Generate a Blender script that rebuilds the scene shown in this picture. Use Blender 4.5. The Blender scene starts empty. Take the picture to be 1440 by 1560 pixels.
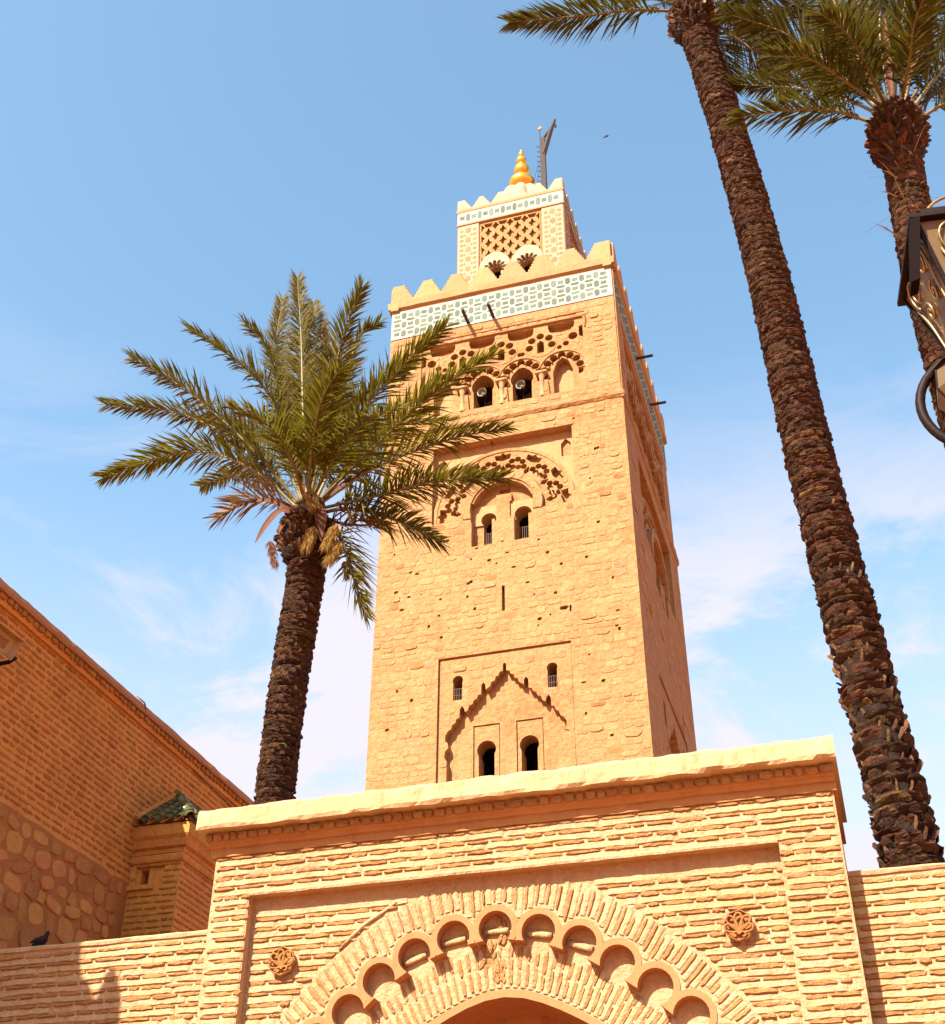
import bpy, math, random
import numpy as np
from mathutils import Vector, Matrix, noise
from mathutils.geometry import delaunay_2d_cdt

random.seed(11)
S = bpy.context.scene
COL = S.collection

# ------------------------------------------------------------------ camera, sky, sun, exposure
cam_data = bpy.data.cameras.new('camera')
cam = bpy.data.objects.new('camera', cam_data); COL.objects.link(cam)
S.camera = cam
cam_data.sensor_fit = 'HORIZONTAL'; cam_data.sensor_width = 36.0
cam_data.lens = 36.0 * 1942.25 / 1440.0
cam_data.clip_start = 0.1; cam_data.clip_end = 4000
YAW, PITCH, ROLL = -0.299687, 0.6157406, 0.0055924
fw = Vector((math.sin(YAW)*math.cos(PITCH), math.cos(YAW)*math.cos(PITCH), math.sin(PITCH)))
rt = Vector((math.cos(YAW), -math.sin(YAW), 0)); up = rt.cross(fw)
r2 = rt*math.cos(ROLL) + up*math.sin(ROLL); u2 = -rt*math.sin(ROLL) + up*math.cos(ROLL)
M3 = Matrix((r2, u2, -fw)).transposed()
cam.matrix_world = Matrix.Translation((0, 0, 1.6)) @ M3.to_4x4()

SUN_DIR = Vector((0.38, 1.0, -0.98)).normalized()       # the way the light travels
sd = bpy.data.lights.new('sun', 'SUN'); sun = bpy.data.objects.new('sun', sd); COL.objects.link(sun)
sd.energy = 5.0; sd.angle = math.radians(0.5); sd.color = (1.0, 0.90, 0.76)
sun.rotation_euler = SUN_DIR.to_track_quat('-Z', 'Y').to_euler()
sun.location = (-20, -40, 60)

w = bpy.data.worlds.new('World'); S.world = w; w.use_nodes = True
nt = w.node_tree; nt.nodes.clear(); L = nt.links.new
out = nt.nodes.new('ShaderNodeOutputWorld'); bg = nt.nodes.new('ShaderNodeBackground')
sky = nt.nodes.new('ShaderNodeTexSky'); sky.sky_type = 'NISHITA'; sky.sun_disc = False
sky.sun_elevation = math.asin(-SUN_DIR.z); sky.sun_rotation = math.atan2(-SUN_DIR.x, -SUN_DIR.y)
sky.air_density = 1.0; sky.dust_density = 1.5; sky.ozone_density = 1.4; sky.altitude = 400
geo = nt.nodes.new('ShaderNodeTexCoord'); sep = nt.nodes.new('ShaderNodeSeparateXYZ'); L(geo.outputs['Generated'], sep.inputs[0])
mp = nt.nodes.new('ShaderNodeMapping'); mp.inputs['Scale'].default_value = (1.6, 1.6, 4.0); mp.inputs['Rotation'].default_value = (0.25, 0.15, 0.4)
L(geo.outputs['Generated'], mp.inputs[0])
n1 = nt.nodes.new('ShaderNodeTexNoise'); n1.inputs['Scale'].default_value = 2.1; n1.inputs['Detail'].default_value = 10; n1.inputs['Roughness'].default_value = 0.62; n1.inputs['Distortion'].default_value = 0.9
L(mp.outputs[0], n1.inputs['Vector'])
cr = nt.nodes.new('ShaderNodeMapRange'); cr.inputs[1].default_value = 0.38; cr.inputs[2].default_value = 0.60; cr.interpolation_type = 'SMOOTHSTEP'; L(n1.outputs[0], cr.inputs[0])
el = nt.nodes.new('ShaderNodeMapRange'); el.inputs[1].default_value = 0.68; el.inputs[2].default_value = 0.48; el.interpolation_type = 'SMOOTHSTEP'; L(sep.outputs[2], el.inputs[0])
hz = nt.nodes.new('ShaderNodeMapRange'); hz.inputs[1].default_value = 0.62; hz.inputs[2].default_value = 0.22; hz.inputs[4].default_value = 0.85; hz.interpolation_type = 'SMOOTHSTEP'; L(sep.outputs[2], hz.inputs[0])
mul = nt.nodes.new('ShaderNodeMath'); mul.operation = 'MULTIPLY'; L(cr.outputs[0], mul.inputs[0]); L(el.outputs[0], mul.inputs[1])
mul2 = nt.nodes.new('ShaderNodeMath'); mul2.operation = 'MULTIPLY_ADD'; mul2.inputs[1].default_value = 0.9; mul2.use_clamp = True
L(mul.outputs[0], mul2.inputs[0]); L(hz.outputs[0], mul2.inputs[2])
tint = nt.nodes.new('ShaderNodeMix'); tint.data_type = 'RGBA'; tint.blend_type = 'MULTIPLY'; tint.inputs[0].default_value = 1.0
tint.inputs[7].default_value = (1.44, 1.62, 1.43, 1); L(sky.outputs[0], tint.inputs[6])
cm = nt.nodes.new('ShaderNodeMix'); cm.data_type = 'RGBA'; L(mul2.outputs[0], cm.inputs[0]); L(tint.outputs[2], cm.inputs[6])
cm.inputs[7].default_value = (3.6, 3.5, 3.98, 1)
L(cm.outputs[2], bg.inputs[0]); bg.inputs[1].default_value = 0.092; L(bg.outputs[0], out.inputs[0])
S.view_settings.view_transform = 'Standard'; S.view_settings.look = 'None'
S.view_settings.exposure = 1.5; S.view_settings.gamma = 1.0
try: S.view_settings.use_curve_mapping = False
except Exception: pass
S.render.engine = 'CYCLES'

# ------------------------------------------------------------------ helpers
def tag(o, label=None, cat=None, group=None, kind=None):
    if label: o['label'] = label
    if cat: o['category'] = cat
    if group: o['group'] = group
    if kind: o['kind'] = kind
    return o

def thing(name, loc, label, cat, group=None):
    o = bpy.data.objects.new(name, None); COL.objects.link(o)
    o.location = loc; o.empty_display_size = 0.3
    return tag(o, label, cat, group)

def adopt(o, parent):
    if parent is not None:
        o.parent = parent
        o.matrix_parent_inverse = parent.matrix_basis.inverted()
    return o

def new_obj(name, me, parent=None, mw=None):
    o = bpy.data.objects.new(name, me); COL.objects.link(o)
    if mw is not None: o.matrix_basis = mw
    return adopt(o, parent)

def mesh(name, verts, faces, mats, mids=None, smooth=False):
    me = bpy.data.meshes.new(name)
    me.from_pydata([tuple(v) for v in verts], [], faces)
    for m in (mats if isinstance(mats, (list, tuple)) else [mats]): me.materials.append(m)
    if mids is not None: me.polygons.foreach_set('material_index', mids)
    if smooth: me.polygons.foreach_set('use_smooth', [True]*len(faces))
    me.update()
    return me

class MB:
    def __init__(s): s.v = []; s.f = []; s.m = []
    def add(s, vs, fs, mi=0):
        b = len(s.v); s.v += [tuple(v) for v in vs]; s.f += [tuple(i+b for i in f) for f in fs]; s.m += [mi]*len(fs)
    def box(s, x0, x1, y0, y1, z0, z1, mi=0, F=None):
        vs = [(x, y, z) for x in (x0, x1) for y in (y0, y1) for z in (z0, z1)]
        if F is not None: vs = [F @ Vector(v) for v in vs]
        s.add(vs, [(0,1,3,2),(4,6,7,5),(0,4,5,1),(2,3,7,6),(0,2,6,4),(1,5,7,3)], mi)
    def tube(s, pts, r, n=8, mi=0, cap=True):
        pts = [Vector(p) for p in pts]; k = len(pts); rs = r if isinstance(r, (list, tuple)) else [r]*k
        vs = []; prev = None
        for i, p in enumerate(pts):
            t = (pts[min(i+1, k-1)] - pts[max(i-1, 0)]).normalized()
            a = (prev - t*prev.dot(t)) if prev is not None else t.orthogonal()
            a.normalize(); prev = a; b = t.cross(a)
            for j in range(n):
                an = 2*math.pi*j/n
                vs.append(p + (a*math.cos(an) + b*math.sin(an))*rs[i])
        fs = [(i*n+j, i*n+(j+1) % n, (i+1)*n+(j+1) % n, (i+1)*n+j) for i in range(k-1) for j in range(n)]
        if cap: fs += [tuple(range(n))[::-1], tuple((k-1)*n+j for j in range(n))]
        s.add(vs, fs, mi)
    def lathe(s, prof, c, n=24, mi=0, rib=None):
        vs = []
        for (r, z) in prof:
            for j in range(n):
                a = 2*math.pi*j/n; q = r*(rib(a, z) if rib else 1)
                vs.append((c[0]+q*math.cos(a), c[1]+q*math.sin(a), c[2]+z))
        k = len(prof)
        s.add(vs, [(i*n+j, i*n+(j+1) % n, (i+1)*n+(j+1) % n, (i+1)*n+j) for i in range(k-1) for j in range(n)], mi)
    def build(s, name, mats, parent=None, smooth=False):
        return new_obj(name, mesh(name, s.v, s.f, mats, s.m, smooth), parent)

def frame(o, U, V=(0, 0, 1)):
    U = Vector(U); V = Vector(V); N = U.cross(V)
    m = Matrix((U, V, N)).transposed().to_4x4(); m.translation = Vector(o)
    return m

def nz(x, y, z, s=1.0): return noise.noise(Vector((x*s, y*s, z*s)))

def circ(cx, cz, r, n=14, rz=None, ph=0.0):
    return [(cx + r*math.cos(ph+2*math.pi*i/n), cz + (rz or r)*math.sin(ph+2*math.pi*i/n)) for i in range(n)]
def rect(x0, x1, z0, z1): return [(x0, z0), (x1, z0), (x1, z1), (x0, z1)]
def horseshoe(cx, z0, zc, hw, r, n=16, point=0.0):
    a0 = math.acos(min(1, hw/r)); pts = [(cx-hw, z0), (cx+hw, z0)]
    for i in range(n+1):
        a = -a0 + (math.pi+2*a0)*i/n
        pts.append((cx + r*math.cos(a), zc + r*math.sin(a) + point*max(0, math.sin(a))**6))
    return pts

def inside(P, poly):
    x, y = P[:, 0], P[:, 1]; c = np.zeros(len(P), bool); n = len(poly)
    for i in range(n):
        x1, y1 = poly[i]; x2, y2 = poly[i-1]
        if y1 == y2: continue
        c ^= ((y1 > y) != (y2 > y)) & (x < (x2-x1)*(y-y1)/(y2-y1) + x1)
    return c

class Relief:
    """Stepped wall face: later shapes override earlier ones; level None is an opening."""
    def __init__(s, F, outer, base=0.0): s.F = F; s.outer = outer; s.base = base; s.shapes = []
    def add(s, poly, level, mi=0): s.shapes.append((poly, level, mi))
    def levels(s, P):
        lv = np.full(len(P), float(s.base)); mi = np.zeros(len(P), int)
        for poly, l, m in s.shapes:
            a = np.array(poly); bb = (P[:, 0] >= a[:, 0].min()) & (P[:, 0] <= a[:, 0].max()) & (P[:, 1] >= a[:, 1].min()) & (P[:, 1] <= a[:, 1].max())
            idx = np.nonzero(bb)[0]
            if len(idx) == 0: continue
            k = idx[inside(P[idx], poly)]
            lv[k] = -99 if l is None else l; mi[k] = m
        o = inside(P, s.outer); lv[~o] = -999
        return lv, mi
    def build(s, name, mats, parent, back, rim=True):
        V = []; E = []
        for poly in [s.outer] + [p for p, _, _ in s.shapes]:
            b = len(V); V += [Vector(p) for p in poly]; n = len(poly); E += [(b+i, b+(i+1) % n) for i in range(n)]
        r = delaunay_2d_cdt(V, E, [], 0, 1e-4)
        pv = np.array([(v.x, v.y) for v in r[0]]); T = np.array([f for f in r[2] if len(f) == 3])
        C = pv[T].mean(axis=1); lv, mi = s.levels(C)
        vid = {}; verts = []; faces = []; fm = []
        def vert(i, l):
            k = (i, round(l, 4))
            if k not in vid: vid[k] = len(verts); verts.append(s.F @ Vector((pv[i][0], pv[i][1], l)))
            return vid[k]
        em = {}
        for t, f in enumerate(T):
            f = [int(q) for q in f]
            if lv[t] > -50: faces.append(tuple(vert(q, lv[t]) for q in f)); fm.append(int(mi[t]))
            for a, b in ((f[0], f[1]), (f[1], f[2]), (f[2], f[0])): em.setdefault((min(a, b), max(a, b)), []).append((t, a, b))
        for (a0, b0), tl in em.items():
            t1, a, b = tl[0]; l1 = lv[t1]; l2 = lv[tl[1][0]] if len(tl) > 1 else -999
            if l1 == l2: continue
            m1 = mi[t1]; m2 = mi[tl[1][0]] if len(tl) > 1 else 0
            if l1 < l2: l1, l2 = l2, l1; a, b = b, a; m1, m2 = m2, m1
            if l1 < -50: continue
            if l2 == -999 and not rim: continue
            lo = -back if l2 < -50 else l2
            faces.append((vert(a, l1), vert(a, lo), vert(b, lo), vert(b, l1))); fm.append(int(m1))
        s.obj = new_obj(name, mesh(name, verts, faces, mats, fm), parent)
        return s.obj
    def grid(s, x0, x1, z0, z1, st):
        s.g = (x0, z0, st); nx = int((x1-x0)/st)+1; nzz = int((z1-z0)/st)+1
        X, Z = np.meshgrid(x0+np.arange(nx)*st, z0+np.arange(nzz)*st)
        s.G = s.levels(np.c_[X.ravel(), Z.ravel()])[0].reshape(nzz, nx)
    def at(s, x, z):
        i = int(round((z-s.g[1])/s.g[2])); j = int(round((x-s.g[0])/s.g[2]))
        if 0 <= i < s.G.shape[0] and 0 <= j < s.G.shape[1]: return s.G[i, j]
        return -999

# ------------------------------------------------------------------ materials
KA = 0.64   # measured base colours were taken at a lower exposure
def stone_mat(name, col, var=0.18, hue=0.02, rough=0.9, bump=0.5, scale=9.0, dirt=0.25, dirtcol=None, fine=60.0, stain=1.2, streak=0.0):
    col = tuple(c*KA for c in col)
    m = bpy.data.materials.new(name); m.use_nodes = True; t = m.node_tree; N = t.nodes; K = t.links.new
    bs = N['Principled BSDF']; bs.inputs['Roughness'].default_value = rough
    bs.inputs['Specular IOR Level'].default_value = 0.25
    g = N.new('ShaderNodeNewGeometry'); oi = N.new('ShaderNodeObjectInfo')
    ad = N.new('ShaderNodeMath'); ad.operation = 'ADD'; K(g.outputs['Random Per Island'], ad.inputs[0]); K(oi.outputs['Random'], ad.inputs[1])
    fr = N.new('ShaderNodeMath'); fr.operation = 'FRACT'; K(ad.outputs[0], fr.inputs[0])
    h = N.new('ShaderNodeHueSaturation'); h.inputs['Color'].default_value = (*col, 1)
    def rng(src, lo, hi, dst):
        q = N.new('ShaderNodeMapRange'); q.inputs[3].default_value = lo; q.inputs[4].default_value = hi; K(src, q.inputs[0]); K(q.outputs[0], dst)
    rng(fr.outputs[0], 1-var, 1+var, h.inputs['Value'])
    m7 = N.new('ShaderNodeMath'); m7.operation = 'MULTIPLY'; m7.inputs[1].default_value = 7.31; K(fr.outputs[0], m7.inputs[0])
    f7 = N.new('ShaderNodeMath'); f7.operation = 'FRACT'; K(m7.outputs[0], f7.inputs[0]); rng(f7.outputs[0], .5-hue, .5+hue, h.inputs['Hue'])
    n1 = N.new('ShaderNodeTexNoise'); n1.inputs['Scale'].default_value = scale; n1.inputs['Detail'].default_value = 8; n1.inputs['Roughness'].default_value = 0.62; K(g.outputs['Position'], n1.inputs['Vector'])
    n2 = N.new('ShaderNodeTexNoise'); n2.inputs['Scale'].default_value = stain; n2.inputs['Detail'].default_value = 5; K(g.outputs['Position'], n2.inputs['Vector'])
    n3 = N.new('ShaderNodeTexNoise'); n3.inputs['Scale'].default_value = fine; n3.inputs['Detail'].default_value = 5; n3.inputs['Roughness'].default_value = .7; K(g.outputs['Position'], n3.inputs['Vector'])
    mx = N.new('ShaderNodeMix'); mx.data_type = 'RGBA'; mx.blend_type = 'MIX'
    dc = tuple(c*KA for c in dirtcol) if dirtcol else tuple(c*0.55 for c in col); mx.inputs[7].default_value = (*dc, 1); K(h.outputs[0], mx.inputs[6])
    mr = N.new('ShaderNodeMapRange'); mr.inputs[1].default_value = 0.42; mr.inputs[2].default_value = 0.72; mr.inputs[4].default_value = dirt; K(n1.outputs[0], mr.inputs[0])
    mr2 = N.new('ShaderNodeMapRange'); mr2.inputs[1].default_value = 0.45; mr2.inputs[2].default_value = 0.75; mr2.inputs[4].default_value = dirt; K(n2.outputs[0], mr2.inputs[0])
    sm = N.new('ShaderNodeMath'); sm.operation = 'ADD'; sm.use_clamp = True; K(mr.outputs[0], sm.inputs[0]); K(mr2.outputs[0], sm.inputs[1]); K(sm.outputs[0], mx.inputs[0])
    if streak:
        sm_ = N.new('ShaderNodeMapping'); sm_.inputs['Scale'].default_value = (9, 9, .55); K(g.outputs['Position'], sm_.inputs[0])
        n5 = N.new('ShaderNodeTexNoise'); n5.inputs['Scale'].default_value = 1.0; n5.inputs['Detail'].default_value = 7; n5.inputs['Roughness'].default_value = .7; K(sm_.outputs[0], n5.inputs['Vector'])
        mr5 = N.new('ShaderNodeMapRange'); mr5.inputs[1].default_value = 0.52; mr5.inputs[2].default_value = 0.74; mr5.inputs[4].default_value = streak; K(n5.outputs[0], mr5.inputs[0])
        mx5 = N.new('ShaderNodeMix'); mx5.data_type = 'RGBA'; mx5.inputs[7].default_value = (dc[0]*.72, dc[1]*.66, dc[2]*.6, 1); K(mx.outputs[2], mx5.inputs[6]); K(mr5.outputs[0], mx5.inputs[0]); mx = mx5
    # pale worn patches
    n4 = N.new('ShaderNodeTexNoise'); n4.inputs['Scale'].default_value = scale*.45; n4.inputs['Detail'].default_value = 6; n4.inputs['Roughness'].default_value = .65
    of = N.new('ShaderNodeVectorMath'); of.operation = 'ADD'; of.inputs[1].default_value = (13.1, 7.7, 3.3); K(g.outputs['Position'], of.inputs[0]); K(of.outputs[0], n4.inputs['Vector'])
    mr4 = N.new('ShaderNodeMapRange'); mr4.inputs[1].default_value = 0.50; mr4.inputs[2].default_value = 0.70; mr4.inputs[4].default_value = min(.6, dirt*.9); K(n4.outputs[0], mr4.inputs[0])
    mx2 = N.new('ShaderNodeMix'); mx2.data_type = 'RGBA'; mx2.inputs[7].default_value = (min(1, col[0]*1.12+.02), min(1, col[1]*1.22+.02), min(1, col[2]*1.35+.02), 1); K(mx.outputs[2], mx2.inputs[6]); K(mr4.outputs[0], mx2.inputs[0])
    K(mx2.outputs[2], bs.inputs['Base Color'])
    b1 = N.new('ShaderNodeBump'); b1.inputs['Strength'].default_value = bump; b1.inputs['Distance'].default_value = 0.05; K(n1.outputs[0], b1.inputs['Height'])
    b2 = N.new('ShaderNodeBump'); b2.inputs['Strength'].default_value = bump*.6; b2.inputs['Distance'].default_value = 0.008 if fine > 30 else 0.03; K(n3.outputs[0], b2.inputs['Height']); K(b1.outputs[0], b2.inputs['Normal'])
    K(b2.outputs[0], bs.inputs['Normal'])
    return m

def plain_mat(name, col, rough=0.5, metal=0.0, bump=0.0, scale=30, var=0.0, trans=None, spec=0.5):
    col = tuple(c*KA for c in col)
    m = bpy.data.materials.new(name); m.use_nodes = True; t = m.node_tree; N = t.nodes; K = t.links.new
    bs = N['Principled BSDF']; bs.inputs['Base Color'].default_value = (*col, 1); bs.inputs['Roughness'].default_value = rough; bs.inputs['Metallic'].default_value = metal
    bs.inputs['Specular IOR Level'].default_value = spec
    n1 = N.new('ShaderNodeTexNoise'); n1.inputs['Scale'].default_value = scale; n1.inputs['Detail'].default_value = 6
    g = N.new('ShaderNodeNewGeometry'); K(g.outputs['Position'], n1.inputs['Vector'])
    oi = N.new('ShaderNodeObjectInfo'); ad = N.new('ShaderNodeMath'); ad.operation = 'ADD'; K(g.outputs['Random Per Island'], ad.inputs[0]); K(oi.outputs['Random'], ad.inputs[1])
    fr = N.new('ShaderNodeMath'); fr.operation = 'FRACT'; K(ad.outputs[0], fr.inputs[0])
    av = N.new('ShaderNodeMath'); av.operation = 'ADD'; K(fr.outputs[0], av.inputs[0]); K(n1.outputs[0], av.inputs[1])
    mr = N.new('ShaderNodeMapRange'); mr.inputs[1].default_value = 0.3; mr.inputs[2].default_value = 1.7; mr.inputs[3].default_value = 1-var; mr.inputs[4].default_value = 1+var; K(av.outputs[0], mr.inputs[0])
    h = N.new('ShaderNodeHueSaturation'); h.inputs['Color'].default_value = (*col, 1); K(mr.outputs[0], h.inputs['Value']); K(h.outputs[0], bs.inputs['Base Color'])
    if bump:
        b = N.new('ShaderNodeBump'); b.inputs['Strength'].default_value = bump; b.inputs['Distance'].default_value = 0.02; K(n1.outputs[0], b.inputs['Height']); K(b.outputs[0], bs.inputs['Normal'])
    if trans:
        tr = N.new('ShaderNodeBsdfTranslucent'); tr.inputs[0].default_value = (*[c*KA for c in trans], 1)
        ms = N.new('ShaderNodeMixShader'); ms.inputs[0].default_value = 0.3; K(bs.outputs[0], ms.inputs[1]); K(tr.outputs[0], ms.inputs[2]); K(ms.outputs[0], N['Material Output'].inputs[0])
    return m

MAT = {
 'gate_mortar': stone_mat('gate_mortar', (.72, .48, .26), .05, .01, bump=.8, scale=16, dirt=.42, dirtcol=(.58, .31, .12), streak=0.5),
 'gate_brick': stone_mat('gate_brick', (.56, .29, .10), .13, .006, bump=.8, scale=22, dirt=.35, dirtcol=(.38, .17, .06), streak=0.4),
 'gate_plaster': stone_mat('gate_plaster', (.58, .265, .105), .05, .01, bump=.25, scale=8, dirt=.2, dirtcol=(.42, .19, .08), streak=0.5),
 'coping': stone_mat('coping', (.68, .45, .24), .05, .01, bump=.6, scale=7, dirt=.28, dirtcol=(.50, .27, .12), streak=0.65),
 'tower_mortar': stone_mat('tower_mortar', (.56, .305, .125), .05, .01, bump=1.3, scale=6.5, dirt=.65, dirtcol=(.45, .19, .065), fine=18, stain=.35, streak=0.35),
 'tower_stone': stone_mat('tower_stone', (.60, .33, .142), .10, .012, bump=1.2, scale=7.5, dirt=.55, dirtcol=(.48, .21, .075), fine=22, stain=.5, streak=0.3),
 'tower_plaster': stone_mat('tower_plaster', (.59, .34, .15), .05, .01, bump=.5, scale=4, dirt=.3, dirtcol=(.47, .23, .10), fine=20, streak=0.45),
 'pale_plaster': stone_mat('pale_plaster', (.58, .43, .30), .04, .01, bump=.3, scale=4, dirt=.2, dirtcol=(.52, .32, .17), fine=20),
 'tile_white': stone_mat('tile_white', (.58, .53, .44), .03, .01, rough=.8, bump=.1, scale=8, dirt=.12, dirtcol=(.52, .38, .24), fine=20),
 'tile_green': stone_mat('tile_green', (.105, .17, .115), .45, .05, rough=.7, bump=.1, scale=8, dirt=.25, dirtcol=(.34, .27, .16), fine=20),
 'diaper': stone_mat('diaper', (.50, .26, .11), .08, .01, bump=.2, dirt=.1),
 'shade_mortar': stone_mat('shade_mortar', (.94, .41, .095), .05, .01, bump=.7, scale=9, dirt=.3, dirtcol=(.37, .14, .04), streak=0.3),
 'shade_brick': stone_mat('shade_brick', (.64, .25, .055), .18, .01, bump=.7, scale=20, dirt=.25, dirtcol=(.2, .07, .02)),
 'tower_stone_dark': stone_mat('tower_stone_dark', (.50, .23, .078), .15, .012, bump=1.2, scale=5, dirt=.5, dirtcol=(.30, .11, .04), fine=22),
 'rubble': stone_mat('rubble', (.70, .30, .085), .22, .010, bump=.8, scale=7, dirt=.3, dirtcol=(.26, .10, .04)),
 'rubble_mortar': stone_mat('rubble_mortar', (.58, .23, .062), .05, .01, bump=.9, scale=8, dirt=.3),
 'red_coping': stone_mat('red_coping', (.62, .27, .14), .05, .01, bump=.4, scale=6, dirt=.2),
 'ground': stone_mat('ground', (.60, .24, .07), .03, .01, bump=.3, scale=1.5, dirt=.3),
 'wood': plain_mat('wood', (.045, .018, .010), .8, bump=.4, var=.25, scale=12),
 'door': plain_mat('door', (.10, .035, .03), .6, bump=.2, var=.2, scale=12),
 'iron': plain_mat('iron', (.020, .009, .006), .55, .0, spec=.10, bump=.15, var=.2, scale=25),
 'brass': plain_mat('brass', (.55, .34, .14), .35, .8, bump=.1, var=.15, scale=25),
 'glass': plain_mat('glass', (.30, .19, .09), .25, .0, bump=.15, var=.2, scale=9, trans=(.5, .3, .14)),
 'gold': plain_mat('gold', (1.3, .72, .10), .28, .85, bump=.06, var=.08, scale=6),
 'leaf': plain_mat('leaf', (.165, .120, .014), .6, bump=.0, var=.65, scale=3, trans=(.30, .26, .02), spec=.12),
 'rosette': stone_mat('rosette', (.50, .205, .065), .05, .01, bump=.4, scale=12, dirt=.3),
 'leaf_shaded': plain_mat('leaf_shaded', (.095, .078, .012), .6, bump=.0, var=.6, scale=3, trans=(.16, .13, .015), spec=.12),  # palm leaf with shade put into its colour, for crowns seen from beneath
 'iron_dark': plain_mat('iron_dark', (.010, .004, .003), .7, spec=.04),
 'leaf_dry': plain_mat('leaf_dry', (.34, .17, .06), .7, spec=.2, var=.35, scale=3, trans=(.3, .16, .05)),
 'rachis': plain_mat('rachis', (.26, .19, .055), .5, var=.2, scale=6, bump=.2),
 'bark': stone_mat('bark', (.115, .046, .016), .45, .02, bump=.9, scale=22, dirt=.5, dirtcol=(.04, .017, .008), fine=90),
 'bark_light': stone_mat('bark_light', (.20, .095, .034), .3, .02, bump=.7, scale=22, dirt=.45, dirtcol=(.08, .035, .014), fine=90),
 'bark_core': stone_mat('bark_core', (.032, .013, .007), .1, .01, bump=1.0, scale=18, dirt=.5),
 'spathe': plain_mat('spathe', (.17, .055, .018), .65, spec=.15, bump=.2, var=.3, scale=8),
 'blossom': plain_mat('blossom', (.62, .36, .09), .7, var=.3, scale=8, trans=(.5, .3, .06)),
 'blossom_old': plain_mat('blossom_old', (.34, .15, .09), .7, var=.3, scale=8, trans=(.3, .12, .06)),
 'glaze': plain_mat('glaze', (.13, .17, .06), .3, bump=.2, var=.5, scale=14),
 'clay': plain_mat('clay', (.50, .27, .12), .8, bump=.3, var=.2, scale=20),
 'cable': plain_mat('cable', (.40, .27, .17), .6), 'grille': plain_mat('grille', (.12, .07, .045), .6),
 'feather': plain_mat('feather', (.045, .035, .05), .8, spec=.1, var=.3, scale=40),
 'speaker': plain_mat('speaker', (.24, .21, .13), .45, var=.1),
}

# ------------------------------------------------------------------ bricks and stones
def outline_piece(pts, taper=0.86, name='piece'):
    n = len(pts); vs = [(x, y, -0.15) for x, y in pts]
    vs += [(x*(1-(1-taper)*.35) , y*(1-(1-taper)*.5), 0.72) for x, y in pts]
    vs += [(x*(1-(1-taper)*.9), y*(taper-.12), 1.0 + random.uniform(-.12, .12)) for x, y in pts]
    vs += [(0, 0, 1.05)]
    fs = []
    for k in range(2): fs += [(k*n+i, k*n+(i+1) % n, (k+1)*n+(i+1) % n, (k+1)*n+i) for i in range(n)]
    fs += [(2*n+i, 2*n+(i+1) % n, 3*n) for i in range(n)]
    return vs, fs
def brick_variant(i):
    random.seed(500+i); pts = []
    for x in (-.5, -.3, -.1, .12, .32, .5): pts.append((x*random.uniform(.98, 1.0), -.5 + random.uniform(-.10, .25) + (.18 if abs(x) > .45 else 0)))
    pts.append((.5+random.uniform(-.015, .01), random.uniform(-.2, .2)))
    for x in (.5, .3, .08, -.12, -.3, -.5): pts.append((x*random.uniform(.97, 1.0), .5 + random.uniform(-.25, .08) - (.18 if abs(x) > .45 else 0)))
    pts.append((-.5+random.uniform(-.01, .015), random.uniform(-.2, .2)))
    return outline_piece(pts)
def stone_variant(i):
    random.seed(700+i); pts = []
    e = random.uniform(4.0, 9.0)
    for k in range(11):
        a = 2*math.pi*(k+random.uniform(-.25, .25))/11; c, s = math.cos(a), math.sin(a)
        r = (abs(c)**e+abs(s)**e)**(-1/e)*random.uniform(.88, 1.02)
        pts.append((.5*r*c, .5*r*s))
    return outline_piece(pts, .92)
BRICKS = [brick_variant(i) for i in range(14)]
STONES = [stone_variant(i) for i in range(18)]
random.seed(3)
_cache = {}
def place_many(name, items, lib, libname, mat, parent, cap=300, stuff=None):
    """items: (variant, matrix, priority, material or None). The first `cap` by priority are objects, the rest one joined part."""
    items = sorted(items, key=lambda t: -t[2]); pinv = None
    for (k, mw, pr, mt) in items[:cap]:
        mt = mt or mat; key = (libname, k, mt.name)
        if key not in _cache: _cache[key] = mesh(name, lib[k][0], lib[k][1], mt)
        new_obj(name, _cache[key], parent, mw)
    rest = {}
    for it in items[cap:]: rest.setdefault((it[3] or mat).name, []).append(it)
    if rest:
        names = list(rest); mb = MB()
        for mi, nme in enumerate(names):
            for (k, mw, pr, mt) in rest[nme]:
                vs, fs = lib[k]; A = np.array(mw); P = np.c_[np.array(vs), np.ones(len(vs))] @ A.T
                b = len(mb.v); mb.v += [tuple(q[:3]) for q in P.tolist()]; mb.f += [tuple(i+b for i in f) for f in fs]; mb.m += [mi]*len(fs)
        o = mb.build(stuff or name+'_bed', [bpy.data.materials[n] for n in names], parent); o['kind'] = 'stuff'

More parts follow.
